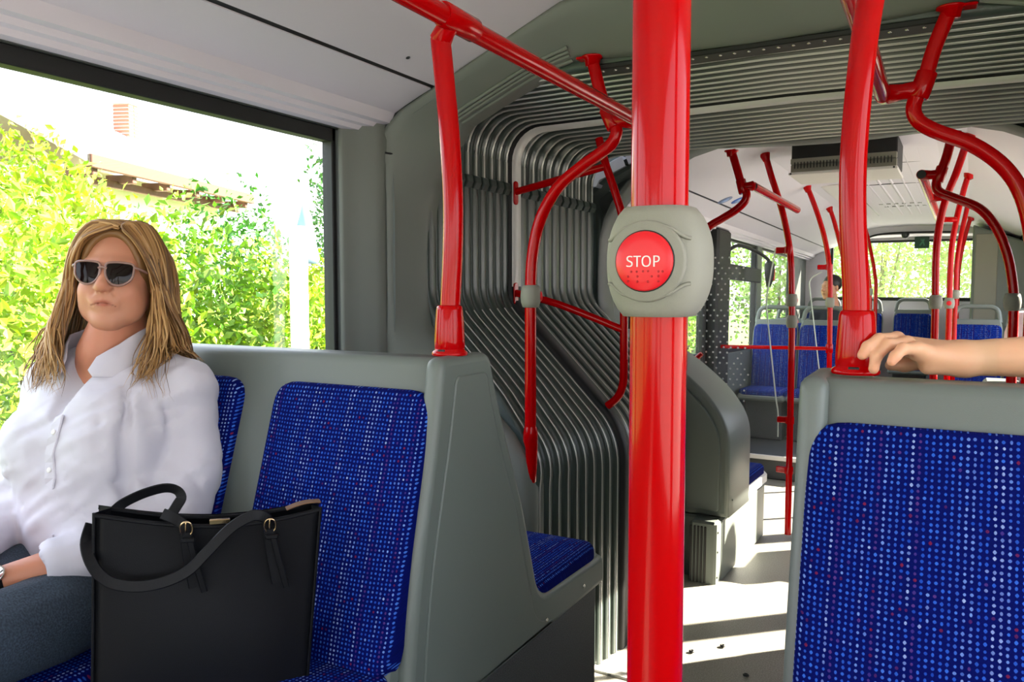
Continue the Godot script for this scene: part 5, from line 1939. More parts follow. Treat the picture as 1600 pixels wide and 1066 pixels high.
func glasses(o: Node3D, hx: Transform3D) -> void:
	var g := G.new()
	g.xf = hx
	var loops := []
	for s in [-1.0, 1.0]:
		var outline := round_poly([Vector2(-0.0285, 0.021), Vector2(-0.026, -0.013), Vector2(-0.006, -0.0285), Vector2(0.014, -0.0275), Vector2(0.0275, -0.010), Vector2(0.0285, 0.020), Vector2(0.0, 0.0235)], [0.010, 0.018, 0.02, 0.02, 0.02, 0.010, 0.06], 6)
		var ring := []
		for q in outline:
			var x: float = s * 0.0335 + q.x * s * -1.0
			ring.append(Vector3(x, q.y + 0.002, 0.1015 - 3.2 * x * x))
		loops.append(ring)
		g.tube(ring + [ring[0], ring[1]], 0.0025, 8, false)
		g.tube(spline([Vector3(s * 0.0610, 0.016, 0.0895), Vector3(s * 0.069, 0.014, 0.080), Vector3(s * 0.077, 0.010, 0.03), Vector3(s * 0.079, 0.006, -0.02)], 5), 0.0030, 8)
	g.tube([Vector3(-0.009, 0.010, 0.1015), Vector3(0.0, 0.0125, 0.103), Vector3(0.009, 0.010, 0.1015)], 0.0028, 8)
	var fr := part(o, "sunglasses", g, M.frame, "pinkish brown sunglasses frame")
	for ring in loops:
		g = G.new()
		g.xf = hx
		var c := Vector3.ZERO
		for q in ring:
			c += q / ring.size()
		c.z += 0.0035
		var mid := []
		for q in ring:
			mid.append(c.lerp(q, 0.55) + Vector3(0, 0, 0.0012))
		g.loft([ring, mid])
		for k in mid.size():
			g.tri(c, mid[k], mid[(k + 1) % mid.size()])
		part(fr, "lens", g, M.lens, "dark lens")

func hair(o: Node3D, hx: Transform3D, s: Field) -> void:
	var rng := RandomNumberGenerator.new()
	rng.seed = 77
	var inv := hx.affine_inverse()
	var g := G.new()
	g.colored = true
	# cap on the skull
	var f := Field.new(Vector3(-0.12, -0.14, -0.15), Vector3(0.12, 0.15, 0.13), 0.005)
	f.ell(Vector3(0, 0.036, -0.020), Vector3(0.085, 0.099, 0.108), 0.02)
	f.ell(Vector3(0, -0.035, -0.060), Vector3(0.082, 0.10, 0.055), 0.04)
	f.ell(Vector3(0, -0.040, 0.090), Vector3(0.068, 0.139, 0.085), 0.012, Basis(), true)
	g.xf = hx
	f.mesh_into(g, func(_q): return c8(136, 98, 56).srgb_to_linear())
	g.xf = Transform3D()
	var tones := [c8(172, 130, 78), c8(142, 102, 58), c8(112, 80, 44), c8(196, 156, 102), c8(126, 90, 50), c8(92, 66, 36), c8(160, 120, 70)]
	for i in 900:
		var side := 1.0 if rng.randf() < 0.58 else -1.0
		var phi := lerpf(0.50, 3.02, pow(rng.randf(), 1.0))   # from the temple round to the nape
		var k0 := clampf((phi - 0.5) / 2.4, 0.0, 1.0)
		var rootz := lerpf(0.066, -0.085, k0) + rng.randf_range(-0.008, 0.008)
		var lay := rng.randf_range(0.0, 0.014)
		var dome := 0.128 - 0.40 * pow(absf(rootz + 0.012), 1.4) * 2.2
		var root := Vector3(0.020 + side * rng.randf_range(-0.002, 0.010), dome + lay * 0.7, rootz)
		var sp := sin(phi)
		var cp := cos(phi)
		var len := rng.randf_range(0.80, 1.08)
		var front := clampf((1.35 - phi) / 0.85, 0.0, 1.0)
		var out := 1.0 + 0.10 * rng.randf()
		var p: Array = [root]
		p.append(Vector3(side * (0.050 + lay) * maxf(sp, 0.70), 0.113 + lay * 0.8 - front * 0.006, cp * 0.080 - 0.006))
		p.append(Vector3(side * (0.083 + lay) * maxf(sp, 0.84), 0.064 + lay * 0.3, cp * 0.104 - 0.010 - front * 0.018))
		p.append(Vector3(side * (0.094 + lay) * maxf(sp, 0.90), 0.006, cp * 0.094 - 0.012 - front * 0.030))
		p.append(Vector3(side * (0.100 + lay * 1.4) * maxf(sp, 0.88), -0.052, cp * 0.090 - 0.016 - front * 0.022))
		p.append(Vector3(side * (0.107 + lay * 2.0) * maxf(sp, 0.84) * out, -0.110, cp * 0.092 - 0.018 - front * 0.004))
		p.append(Vector3(side * (0.113 + lay * 2.8) * maxf(sp, 0.76) * out, -0.165 * len, cp * 0.104 - 0.016))
		p.append(Vector3(side * (0.112 + lay * 3.8) * maxf(sp, 0.64) * out, -0.215 * len, cp * 0.122 - 0.012))
		p.append(Vector3(side * (0.104 + lay * 4.5) * maxf(sp, 0.52) * out, -0.262 * len, cp * 0.136 - 0.008))
		if i % 5 == 0 or (i % 5 == 1 and side > 0):
			# locks that frame the forehead: forward from the parting, then swept to the side
			var w := rng.randf()
			var fr := [Vector3(0.020 + side * 0.004, 0.113 + lay * 0.4, 0.056), Vector3(0.012 + side * 0.016, 0.099 + lay * 0.3, 0.0745 + lay * 0.3), Vector3(side * (0.050 + lay * 0.3), 0.078, 0.0735 + lay * 0.4), Vector3(side * (0.076 + lay * 0.5), 0.034, 0.052 + lay), Vector3(side * (0.091 + lay), -0.030, 0.030)]
			for k in 5:
				p[k] = fr[k].lerp(p[k], w * (0.9 if k < 4 else 1.0))
		var ph := rng.randf() * TAU
		var amp := rng.randf_range(0.005, 0.017)
		for k in range(3, p.size()):
			var t := (k - 2) / 6.0
			p[k] += Vector3(sin(ph + k * 1.25) * amp * t * 1.3 + rng.randf_range(-0.003, 0.003), rng.randf_range(-0.004, 0.004), cos(ph + k * 1.1) * amp * t + rng.randf_range(-0.003, 0.003))
		var line := spline(p, 4)
		var rad := []
		var thick := rng.randf_range(0.0022, 0.0042)
		var total := line.size()
		for k in total:
			var w: Vector3 = hx * line[k]
			var dd := s.at(w)
			if w.y < 1.45 and dd < -0.030:
				line = line.slice(0, k)
				break
			if w.y < 1.45 and dd < 0.012:
				w += s.grad(w) * (0.010 - dd + lay * 0.5)
			if w.x < WL + 0.02:
				w.x = WL + 0.02
			line[k] = w
			var t := float(k) / (total - 1)
			rad.append(lerpf(thick, 0.0006, pow(t, 2.2)) * (0.5 if k == 0 else 1.0))
		if line.size() < 10:
			continue
		for k in 6:
			rad[line.size() - 1 - k] *= k / 6.0 + 0.08
		var c: Color = tones[rng.randi_range(0, tones.size() - 1)]
		if phi < 1.1 and rng.randf() < 0.45:
			c = tones[3].lerp(tones[0], rng.randf())
		g.col = c.srgb_to_linear()
		g.tube(line, rad, 5, false, 0.7)
	part(o, "hair", g, M.hair, "long wavy dark-blonde hair")

func arm_person() -> void:
	XF = Transform3D()
	var o := thing("person", "passenger at the right edge, only a bare forearm and hand showing on the grey housing", "person", Vector3.ZERO)
	var skin := c8(232, 178, 140)
	var lin := skin.srgb_to_linear()
	var g := G.new()
	g.colored = true
	g.col = lin
	# hand: palm, four bent fingers and the thumb behind
	var f := Field.new(v(-0.135, 1.335, 1.50), v(0.075, 1.47, 1.285), 0.003)
	var wr := v(0.035, 1.390, 1.412)
	f.cap(v(0.16, 1.397, 1.424), wr, 0.034, 0.0265, 0.02)
	f.cap(wr + v(-0.012, 0.002, 0.012), v(-0.062, 1.409, 1.412), 0.020, 0.0150, 0.016)
	f.cap(wr + v(-0.006, 0.0, 0.002), v(-0.048, 1.405, 1.390), 0.020, 0.0142, 0.016)
	f.cap(wr + v(-0.002, -0.002, -0.010), v(-0.032, 1.399, 1.366), 0.020, 0.0132, 0.016)
	f.cap(wr + v(-0.002, -0.008, -0.004), v(-0.016, 1.377, 1.384), 0.016, 0.0130, 0.016)
	finger(f, [v(-0.024, 1.402, 1.366), v(-0.034, 1.405, 1.352)], 0.0112, 0.0100, 0.008)
	finger(f, [v(-0.032, 1.4055, 1.354), v(-0.0495, 1.4070, 1.327), v(-0.0590, 1.3965, 1.316), v(-0.0635, 1.3885, 1.312)], 0.0098, 0.0072)
	finger(f, [v(-0.044, 1.412, 1.374), v(-0.0715, 1.4115, 1.345), v(-0.0860, 1.394, 1.330), v(-0.0885, 1.3745, 1.326)], 0.0104, 0.0077)
	finger(f, [v(-0.060, 1.418, 1.394), v(-0.084, 1.4185, 1.352), v(-0.0985, 1.408, 1.334), v(-0.1055, 1.395, 1.329)], 0.0104, 0.0077)
	finger(f, [v(-0.066, 1.416, 1.418), v(-0.094, 1.412, 1.424), v(-0.108, 1.396, 1.426), v(-0.110, 1.380, 1.426)], 0.0102, 0.0076)
	finger(f, [wr + v(-0.014, -0.008, 0.016), v(-0.022, 1.380, 1.436), v(-0.050, 1.374, 1.432), v(-0.070, 1.373, 1.424)], 0.0145, 0.0090, 0.008)
	for q in [[-0.032, 1.4060, 1.358], [-0.048, 1.4145, 1.380], [-0.063, 1.4190, 1.400]]:
		f.ell(v(q[0], q[1], q[2]), Vector3(0.0105, 0.0085, 0.0105), 0.010)
	var nails := [[-0.0885, 1.3745, 1.326], [-0.0635, 1.3885, 1.312], [-0.1055, 1.395, 1.329]]
	f.mesh_into(g, func(q: Vector3) -> Color:
		var c := lin
		for n in nails:
			var k := clampf(1.0 - (q - v(n[0], n[1], n[2])).length() / 0.018, 0.0, 1.0)
			c = c.lerp(Color(lin.r * 1.02, lin.g * 0.82, lin.b * 0.82), k)
		return c)
	var a := Field.new(v(0.0, 0.98, 2.02), v(0.62, 1.50, 1.36), 0.008)
	a.cap(v(0.045, 1.391, 1.413), v(0.17, 1.397, 1.428), 0.0268, 0.035, 0.02)
	a.cap(v(0.17, 1.397, 1.428), v(0.32, 1.410, 1.47), 0.036, 0.043, 0.03)
	a.cap(v(0.32, 1.410, 1.47), v(0.50, 1.34, 1.70), 0.042, 0.05, 0.03)
	a.mesh_into(g, func(_q): return lin)
	var hx := Transform3D(Basis(Vector3.UP, PI - 0.2), v(0.47, 1.56, 1.84))
	g.xf = hx
	var hf := head_field(0.006)
	hf.mesh_into(g, skin_paint(skin))
	g.xf = Transform3D()
	var n := Field.new(v(0.36, 1.26, 1.94), v(0.58, 1.54, 1.72), 0.01)
	n.cap(v(0.47, 1.50, 1.82), v(0.47, 1.36, 1.81), 0.055, 0.06, 0.02)
	n.mesh_into(g, func(_q): return lin)
	part(o, "body", g, M.skin)
	g = G.new()
	var t := Field.new(v(0.20, 0.72, 2.1), v(0.74, 1.44, 1.58), 0.013)
	t.ell(v(0.47, 1.18, 1.82), Vector3(0.17, 0.19, 0.12), 0.05)
	t.ell(v(0.47, 0.92, 1.86), Vector3(0.16, 0.18, 0.13), 0.06)
	t.cap(v(0.34, 1.31, 1.80), v(0.60, 1.31, 1.80), 0.06, 0.06, 0.05)
	t.cap(v(0.36, 1.31, 1.80), v(0.46, 1.35, 1.66), 0.07, 0.062, 0.04)
	t.mesh_into(g)
	part(o, "shirt", g, mat(c8(60, 70, 90), 0.8))
	g = G.new()
	var h := Field.new(Vector3(-0.1, -0.06, -0.13), Vector3(0.1, 0.14, 0.1), 0.008)
	h.ell(Vector3(0, 0.045, -0.022), Vector3(0.08, 0.086, 0.096), 0.02)
	h.ell(Vector3(0, -0.05, 0.09), Vector3(0.10, 0.12, 0.085), 0.02, Basis(), true)
	g.xf = hx
	h.mesh_into(g)
	part(o, "hair", g, mat(c8(50, 36, 26), 0.5))
	g = G.new()
	var l := Field.new(v(0.26, 0.30, 2.5), v(0.70, 0.98, 1.70), 0.016)
	for s in [-0.09, 0.09]:
		l.cap(v(0.47 + s, 0.86, 1.86), v(0.47 + s, 0.86, 2.26), 0.085, 0.065, 0.03)
		l.cap(v(0.47 + s, 0.86, 2.26), v(0.47 + s, 0.40, 2.30), 0.062, 0.045, 0.02)
	l.mesh_into(g)
	part(o, "trousers", g, M.jeans)

func rear_person() -> void:
	# made in the rear unit: dark-haired passenger behind the flared pole foot
	var o := thing("person", "dark-haired passenger in the rear, partly hidden behind the flared pole foot", "person", Vector3.ZERO)
	var base := v(-1.11, 0.19, 8.75)
	var hx := Transform3D(Basis(Vector3.UP, -0.7), base + Vector3(-0.045, 1.435, 0.16))
	var skin := c8(206, 150, 120)
	var lin := skin.srgb_to_linear()
	var g := G.new()
	g.colored = true
	g.col = lin
	g.xf = hx
	head_field(0.006).mesh_into(g, skin_paint(skin))
	g.xf = Transform3D(Basis(), base)
	var n := Field.new(Vector3(-0.16, 1.1, -0.05), Vector3(0.12, 1.46, 0.3), 0.012)
	n.cap(Vector3(-0.045, 1.38, 0.14), Vector3(-0.02, 1.22, 0.10), 0.052, 0.058, 0.02)
	n.mesh_into(g, func(_q): return lin)
	part(o, "body", g, M.skin)
	g = G.new()
	g.xf = Transform3D(Basis(), base)
	var t := Field.new(Vector3(-0.32, 0.42, -0.12), Vector3(0.30, 1.34, 0.5), 0.016)
	t.ell(Vector3(-0.01, 1.02, 0.10), Vector3(0.17, 0.20, 0.11), 0.05)
	t.ell(Vector3(-0.01, 0.72, 0.12), Vector3(0.16, 0.22, 0.12), 0.06)
	t.cap(Vector3(-0.16, 1.18, 0.09), Vector3(0.14, 1.18, 0.09), 0.06, 0.06, 0.05)
	for s in [-0.2, 0.18]:
		t.cap(Vector3(s, 1.16, 0.09), Vector3(s * 1.15, 0.88, 0.12), 0.055, 0.048, 0.03)
		t.cap(Vector3(s * 1.15, 0.88, 0.12), Vector3(s * 0.6, 0.70, 0.36), 0.046, 0.036, 0.02)
	t.mesh_into(g)
	part(o, "jacket", g, mat(c8(40, 44, 52), 0.8))
	g = G.new()
	g.xf = hx
	var h := Field.new(Vector3(-0.1, -0.09, -0.13), Vector3(0.1, 0.14, 0.1), 0.008)
	h.ell(Vector3(0, 0.045, -0.022), Vector3(0.082, 0.09, 0.098), 0.02)
	h.ell(Vector3(0, -0.035, 0.10), Vector3(0.075, 0.10, 0.08), 0.02, Basis(), true)
	h.mesh_into(g)
	part(o, "hair", g, mat(c8(20, 17, 16), 0.45))

func tote_bag() -> void:
	XF = Transform3D()
	# its own axes: x along the front, y up from the seat, z towards the photographer
	var ux := v(0.7071, 0, 0.7071)
	var uz := v(0.7071, 0, -0.7071)
	var o := thing("tote_bag", "black leather tote bag with two strap handles standing on the seat beside the woman", "bag")
	o.transform = Transform3D(Basis(ux, Vector3.UP, uz), v(-1.2, 0.802, 0.8))
	var front := func(t: float, y: float) -> Vector3:
		# the front panel; t from 0 to 1 along it
		var xl := lerpf(-0.016, -0.003, clampf(y / 0.33, 0, 1))
		var xr := lerpf(0.328, 0.356, clampf(y / 0.32, 0, 1))
		var x := lerpf(xl, xr, t)
		var z := 0.012 * sin(PI * t) * (1.0 - y / 0.5) + 0.010 * sin(y * 16.0 + t * 3.0) * (y / 0.33) * sin(PI * t) - 0.012 * smoothstep(0.75, 1.0, t) * (1.0 - y / 0.4)
		return Vector3(x, y, z)
	var topy := func(t: float) -> float: return 0.331 - 0.022 * sin(PI * t) - 0.020 * t
	var g := G.new()
	var n := 22
	var m := 16
	for sgn in [1.0, -1.0]:
		for i in n:
			for j in m:
				var q := []
				for c in [[0, 0], [1, 0], [1, 1], [0, 1]]:
					var t := float(i + c[0]) / n
					var y: float = topy.call(t) * float(j + c[1]) / m
					var p: Vector3 = front.call(t, y)
					if sgn < 0:
						p.z = -lerpf(0.115, 0.035, y / 0.33) + (0.01 if t > 0.9 else 0.0) * y / 0.33
						p.y += 0.004
					q.append(p)
				g.face(q, sgn > 0)
	# bottom and gussets
	for j in m:
		for t in [0.0, 1.0]:
			var ya: float = topy.call(t) * j / m
			var yb: float = topy.call(t) * (j + 1) / m
			var a: Vector3 = front.call(t, ya)
			var b: Vector3 = front.call(t, yb)
			var a2 := Vector3(a.x, ya + 0.004, -lerpf(0.115, 0.035, ya / 0.33) + (0.01 if t > 0.9 else 0.0) * ya / 0.33)
			var b2 := Vector3(b.x, yb + 0.004, -lerpf(0.115, 0.035, yb / 0.33) + (0.01 if t > 0.9 else 0.0) * yb / 0.33)
			var k := (0.020 if t < 0.5 else -0.014)
			var ma := (a + a2) / 2 + Vector3(k * ya / 0.3, 0, 0)
			var mb := (b + b2) / 2 + Vector3(k * yb / 0.3, 0, 0)
			g.face([a, ma, mb, b], t > 0.5)
			g.face([ma, a2, b2, mb], t > 0.5)
	g.quad(front.call(0, 0), Vector3(-0.016, 0.004, -0.115), Vector3(0.328, 0.004, -0.115), front.call(1, 0))
	var body := part(o, "body", g, M.leather)
	# rolled top edge, tan lining, metal plate
	for sgn in [1.0, -1.0]:
		g = G.new()
		var e := []
		var nr := []
		for i in 25:
			var t := i / 24.0
			var p: Vector3 = front.call(t, topy.call(t))
			if sgn < 0:
				p.z = -0.035
				p.y += 0.004
			e.append(p + Vector3(0, -0.004, 0.001 * sgn))
			nr.append(Vector3(0, 0, sgn))
		g.ribbon(e, nr, 0.007, 0.0045)
		part(body, "top_edge", g, M.leather)
	g = G.new()
	var tan := []
	for i in 8:
		var t := 0.84 + 0.16 * i / 7.0
		var p: Vector3 = front.call(t, topy.call(t))
		tan.append(p + Vector3(0, 0.006 + 0.004 * sin(PI * i / 7.0), -0.02))
	g.ribbon(tan, [Vector3.UP, Vector3.UP, Vector3.UP, Vector3.UP, Vector3.UP, Vector3.UP, Vector3.UP, Vector3.UP], 0.02, 0.003)
	part(o, "lining", g, mat(c8(116, 86, 62), 0.7), "tan lining at the right corner")
	g = G.new()
	g.box(Vector3(0.173, 0.300, 0.008), Vector3(0.206, 0.308, 0.016), 0.001)
	part(o, "metal_plate", g, M.gold, "small pale metal plate")
	# side seam
	for x in [[0.0, 0.012], [1.0, -0.012]]:
		g = G.new()
		var e := []
		for i in 15:
			var y: float = topy.call(x[0]) * i / 14.0
			var p: Vector3 = front.call(x[0], y)
			e.append(p + Vector3(0, 0, 0.0005))
		g.tube(e, 0.0028, 6)
		part(body, "piping", g, M.leather)
	# handles
	var strap := func(list: Array, called: String) -> void:
		var pts := []
		for q in list:
			pts.append(Vector3(q[0], q[1], q[2]))
		pts = spline(pts, 5)
		var nor := []
		for i in pts.size():
			var t: Vector3 = (pts[mini(i + 1, pts.size() - 1)] - pts[maxi(i - 1, 0)]).normalized()
			nor.append((Vector3(0, 0, 1) * 1.0 + Vector3(-t.y, t.x, 0) * -0.35).normalized())
		var gg := G.new()
		gg.ribbon(pts, nor, 0.0185, 0.0036)
		part(o, called, gg, M.leather)
	strap.call([[0.270, 0.290, 0.018], [0.264, 0.306, 0.024], [0.252, 0.314, 0.030], [0.238, 0.314, 0.034], [0.208, 0.299, 0.040], [0.170, 0.263, 0.045], [0.140, 0.235, 0.046], [0.100, 0.220, 0.046], [0.060, 0.217, 0.042], [0.022, 0.226, 0.034], [-0.004, 0.248, 0.016], [-0.018, 0.278, -0.008], [-0.014, 0.305, -0.03]], "front_handle")
	strap.call([[0.138, 0.290, 0.018], [0.132, 0.306, 0.020], [0.118, 0.316, 0.014], [0.100, 0.322, 0.004]], "front_handle_end")
	strap.call([[0.020, 0.322, -0.040], [0.034, 0.332, -0.050], [0.064, 0.344, -0.056], [0.096, 0.351, -0.056], [0.116, 0.347, -0.052], [0.124, 0.335, -0.048], [0.117, 0.322, -0.042], [0.108, 0.308, -0.038]], "back_handle")
	for k in [[0.138, 0.300, -0.004], [0.270, 0.294, -0.010]]:
		g = G.new()
		var ring := []
		for i in 22:
			var a := TAU * i / 20.0
			var sx := signf(cos(a)) * pow(absf(cos(a)), 0.8) * 0.0095
			ring.append(Vector3(k[0] + sx, k[1] - 0.001 + sin(a) * 0.0125, 0.0235 + 0.004 * sin(a)))
		g.tube(ring, 0.0017, 8, false)
		g.tube([Vector3(k[0] - 0.001, k[1] - 0.006, 0.024), Vector3(k[0] - 0.0005, k[1] + 0.004, 0.0285), Vector3(k[0], k[1] + 0.011, 0.027)], 0.0015, 8)
		part(o, "buckle", g, M.gold, "pale gold buckle")
		var tab := [[k[0] - 0.002, k[1] - 0.008, 0.020], [k[0] + 0.002, k[1] - 0.05, 0.0175], [k[0] + 0.010, k[1] - 0.104, 0.016]]
		var tail := [[k[0] + 0.005, k[1] - 0.020, 0.0245], [k[0] + 0.013, k[1] - 0.06, 0.0225], [k[0] + 0.025, k[1] - 0.112, 0.019]]
		for w in [[tab, 0.019, "strap_tab"], [tail, 0.0105, "strap_tail"]]:
			var ps := []
			var ns := []
			for q in w[0]:
				ps.append(Vector3(q[0], q[1], q[2]))
			ps = spline(ps, 4)
			for q in ps:
				ns.append(Vector3(0, 0, 1))
			g = G.new()
			g.ribbon(ps, ns, w[1], 0.004)
			part(o, w[2], g, M.leather)
		g = G.new()
		g.box(Vector3(k[0] - 0.008, k[1] - 0.024, 0.019), Vector3(k[0] + 0.013, k[1] - 0.016, 0.028), 0.002)
		part(o, "strap_loop", g, M.leather)
func leaf_mesh() -> ArrayMesh:
	var g := G.new()
	g.sg = -1
	var a := Vector3(0, 0, 0)
	var b := Vector3(0.28, 0.5, 0.06)
	var c := Vector3(0, 1.0, -0.08)
	var d := Vector3(-0.28, 0.5, 0.06)
	var m := Vector3(0, 0.5, -0.03)
	g.tri(a, b, m)
	g.tri(b, c, m)
	g.tri(c, d, m)
	g.tri(d, a, m)
	return g.mesh()

func bush(called: String, at: Vector3, r: Vector3, n: int, size: float, tone: Color, label: String, category: String, group: String, seed_: int, trunk := 0.0) -> void:
	var rng := RandomNumberGenerator.new()
	rng.seed = seed_
	var o := thing(called, label, category, at, 0.0, group)
	var mm := MultiMesh.new()
	mm.transform_format = MultiMesh.TRANSFORM_3D
	mm.use_colors = true
	if not M.has("leafmesh"):
		M.leafmesh = leaf_mesh()
	mm.mesh = M.leafmesh
	mm.instance_count = n
	var nz := FastNoiseLite.new()
	nz.seed = seed_
	nz.frequency = 0.9
	var lin := tone.srgb_to_linear()
	for i in n:
		var dir := Vector3(rng.randfn(), rng.randfn(), rng.randfn()).normalized()
		var k := pow(rng.randf(), 0.3) * (1.0 + 0.45 * nz.get_noise_3dv(dir * r * 2.2))
		var p := dir * r * k + Vector3(0, r.y + trunk, 0)
		if p.y < 0.02:
			p.y = 0.02 + rng.randf() * 0.2
		var bs := Basis.from_euler(Vector3(rng.randf_range(-1.3, 1.3), rng.randf() * TAU, rng.randf_range(-1.3, 1.3))).scaled(Vector3.ONE * size * rng.randf_range(0.6, 1.4))
		mm.set_instance_transform(i, Transform3D(bs, p))
		var v_ := rng.randf_range(0.55, 1.35)
		mm.set_instance_color(i, Color(lin.r * v_ * rng.randf_range(0.8, 1.3), lin.g * v_, lin.b * v_ * rng.randf_range(0.6, 1.3)))
	var f := MultiMeshInstance3D.new()
	f.name = "foliage"
	f.multimesh = mm
	f.material_override = M.leaf
	f.set_meta("kind", "stuff")
	o.add_child(f, true)
	var g := G.new()
	for s in (4 if trunk < 0.5 else 1):
		var e := Vector3(rng.randf_range(-0.4, 0.4) * r.x, r.y * 1.2 + trunk, rng.randf_range(-0.4, 0.4) * r.z)
		g.tube([Vector3(e.x * 0.2, 0, e.z * 0.2), e * 0.5, e], [0.05 + trunk * 0.04, 0.035 + trunk * 0.025, 0.012], 7)
	part(o, "stem" if trunk < 0.5 else "trunk", g, M.bark)

func outside() -> void:
	XF = Transform3D()
	var g := G.new()
	g.box(Vector3(-4.0, -0.55, -40.0), Vector3(40.0, -0.40, 40.0), 0.01)
	setting("ground", g, M.road, "grey asphalt road beside the bus", "road")
	g = G.new()
	g.box(Vector3(-60.0, -0.55, -60.0), Vector3(-4.0, -0.33, 60.0), 0.02)
	setting("ground", g, M.grass, "grass verge behind the kerb on the window side", "grass")
	# hedge seen through the big side window
	var yel := c8(150, 178, 48)
	var mid := c8(112, 150, 44)
	var hs := [
		[-5.0, 2.3, 1.2, 1.28, "tall yellow-green bush at the left end of the side window", yel],
		[-5.3, 3.4, 1.1, 1.22, "yellow-green hedge bush behind the woman's head", yel],
		[-5.2, 4.3, 1.0, 1.20, "broad light green hedge bush in the middle of the side window", mid],
		[-5.0, 5.1, 0.85, 1.10, "light hedge bush left of the white post", yel],
		[-5.3, 6.0, 1.0, 1.02, "low bright hedge bush at the right end of the side window", yel],
		[-5.4, 7.2, 1.1, 1.1, "hedge bush hidden mostly behind the grey pillar", mid],
	]
	for i in hs.size():
		var h = hs[i]
		bush("hedge_bush", v(h[0], -0.34, h[1]), Vector3(h[2] * 0.85, h[3], h[2]), 6500, 0.075, h[5], h[4], "bush", "hedge along the road", 100 + i)
	bush("bush", v(-6.4, -0.34, 5.85), Vector3(0.8, 1.42, 0.75), 5000, 0.07, c8(60, 116, 30), "darker green rounded bush in front of the house's eaves", "bush", "", 130)
	bush("tree", v(-8.2, -0.34, 10.2), Vector3(0.9, 1.7, 0.9), 5000, 0.09, c8(74, 120, 66), "dark conifer beyond the white post at the right side of the window", "tree", "", 131, 1.2)
	bush("tree", v(-10.5, -0.34, 6.1), Vector3(1.15, 1.45, 1.1), 7000, 0.11, yel, "pale yellow-green tree behind the hedge at the far left", "tree", "", 132, 0.9)
	# pale gate post with a pointed cap
	var o := thing("post", "overexposed white post with a pointed blue-grey cap beside the hedge", "post", v(-4.35, -0.34, 4.62))
	g = G.new()
	g.box(Vector3(-0.055, 0, -0.055), Vector3(0.055, 2.30, 0.055), 0.012)
	part(o, "shaft", g, M.white)
	g = G.new()
	g.lathe([Vector2(0.10, 2.02), Vector2(0.11, 2.06), Vector2(0.06, 2.32), Vector2(0.0, 2.55)], 8)
	for i in g.p.size():
		g.p[i] += Vector3(-0.06, 0.0, -0.14)
	part(o, "cap", g, mat(c8(110, 140, 152), 0.6))
	house()
	# shrubs and trees along the door side and behind the bus
	var k := 0
	for q in [[-4.8, 9.5, 1.5], [-5.2, 11.5, 1.7], [-4.9, 13.6, 1.6], [-5.4, 15.8, 1.9], [-5.8, 18.5, 2.2], [-6.4, 22.0, 2.6]]:
		bush("roadside_bush", v(q[0], -0.34, q[1]), Vector3(1.3, q[2], 1.4), 4500, 0.10, mid if k % 2 else c8(132, 164, 60), ["first bush beyond the door glass", "second bush beyond the door glass", "bush beyond the dark window post", "bush seen past the hanging arm", "bush near the rear left corner", "far bush at the rear left corner"][k], "bush", "bushes beyond the door", 200 + k)
		k += 1
	k = 0
	for q in [[-4.2, 24.0], [-1.6, 25.0], [1.2, 24.5], [4.0, 25.5], [7.0, 25.0]]:
		bush("tree", v(q[0], -0.5, q[1]), Vector3(1.9, 2.6, 1.7), 6000, 0.15, [c8(150, 182, 92), c8(164, 192, 108)][k % 2], ["pale green tree behind the rear window, far left", "pale green tree left of the middle of the rear window", "pale green tree in the middle of the rear window", "pale green tree at the right of the rear window", "pale green tree hidden by the engine cover"][k], "tree", "trees behind the bus", 300 + k, 0.4)
		k += 1

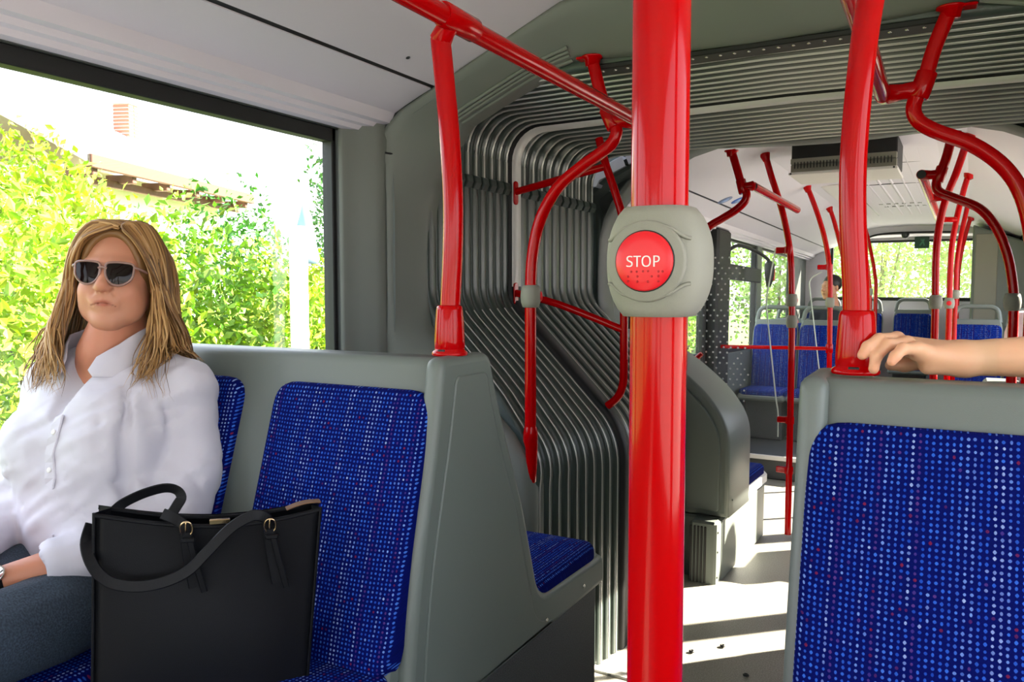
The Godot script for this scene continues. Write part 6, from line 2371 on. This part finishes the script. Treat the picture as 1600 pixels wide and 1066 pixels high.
func house() -> void:
	# pale house behind the hedge: walls, tiled roof with dark eaves, brick chimney
	var o := thing("house", "overexposed pale house with brown eaves and a brick chimney behind the hedge", "house", v(-12.75, -0.34, 9.85), deg_to_rad(21))
	var g := G.new()
	g.box(Vector3(-3.2, 0, -2.4), Vector3(0.0, 3.72, 2.4), 0.03)
	part(o, "wall", g, mat(c8(236, 230, 216), 0.8))
	g = G.new()
	# roof slope falling towards the road
	g.extrude([Vector2(0.6, 3.80), Vector2(-1.6, 4.95), Vector2(-3.8, 3.80), Vector2(-3.8, 3.68), Vector2(-1.6, 4.83), Vector2(0.6, 3.68)], -2.75, 2.65, 0.0, 1, false)
	part(o, "roof", g, mat(c8(232, 214, 206), 0.7))
	for q in [[0.64, 3.62, 3.82], [0.30, 3.44, 3.56]]:
		g = G.new()
		g.box(Vector3(q[0] - 0.08, q[1], -2.75), Vector3(q[0], q[2], 2.65), 0.01)
		part(o, "eaves_board", g, mat(c8(96, 60, 46), 0.7))
	for s in 6:
		g = G.new()
		g.box(Vector3(0.08, 3.52, -2.6 + s * 1.0), Vector3(0.56, 3.66, -2.48 + s * 1.0), 0.01)
		part(o, "rafter_end", g, mat(c8(96, 60, 46), 0.7))
	var ch := Node3D.new()
	ch.name = "chimney"
	o.add_child(ch)
	ch.position = Vector3(-1.55, 0.0, -1.62)
	var br := mat(c8(176, 92, 72), 0.8)
	g = G.new()
	g.box(Vector3(-0.16, 4.2, -0.16), Vector3(0.16, 5.52, 0.16), 0.01)
	part(ch, "core", g, mat(c8(214, 196, 180), 0.9))
	for r in 12:
		for k in 2:
			g = G.new()
			g.box(Vector3(-0.175, 4.66 + r * 0.072, -0.175 + k * 0.18), Vector3(0.175, 4.66 + r * 0.072 + 0.054, -0.01 + k * 0.18), 0.006)
			part(ch, "brick", g, br)
	g = G.new()
	g.box(Vector3(-0.20, 5.52, -0.20), Vector3(0.20, 5.57, 0.20), 0.01)
	part(ch, "cap", g, mat(c8(190, 170, 155), 0.8))
	for k in 3:
		g = G.new()
		g.box(Vector3(-0.01, 1.2, -2.0 + k * 1.5), Vector3(0.03, 2.4, -1.1 + k * 1.5), 0.01)
		var w := part(o, "window", g, M.white)
		g = G.new()
		g.box(Vector3(0.02, 1.28, -1.93 + k * 1.5), Vector3(0.035, 2.32, -1.17 + k * 1.5), 0.005)
		part(w, "pane", g, mat(c8(60, 70, 80), 0.1))
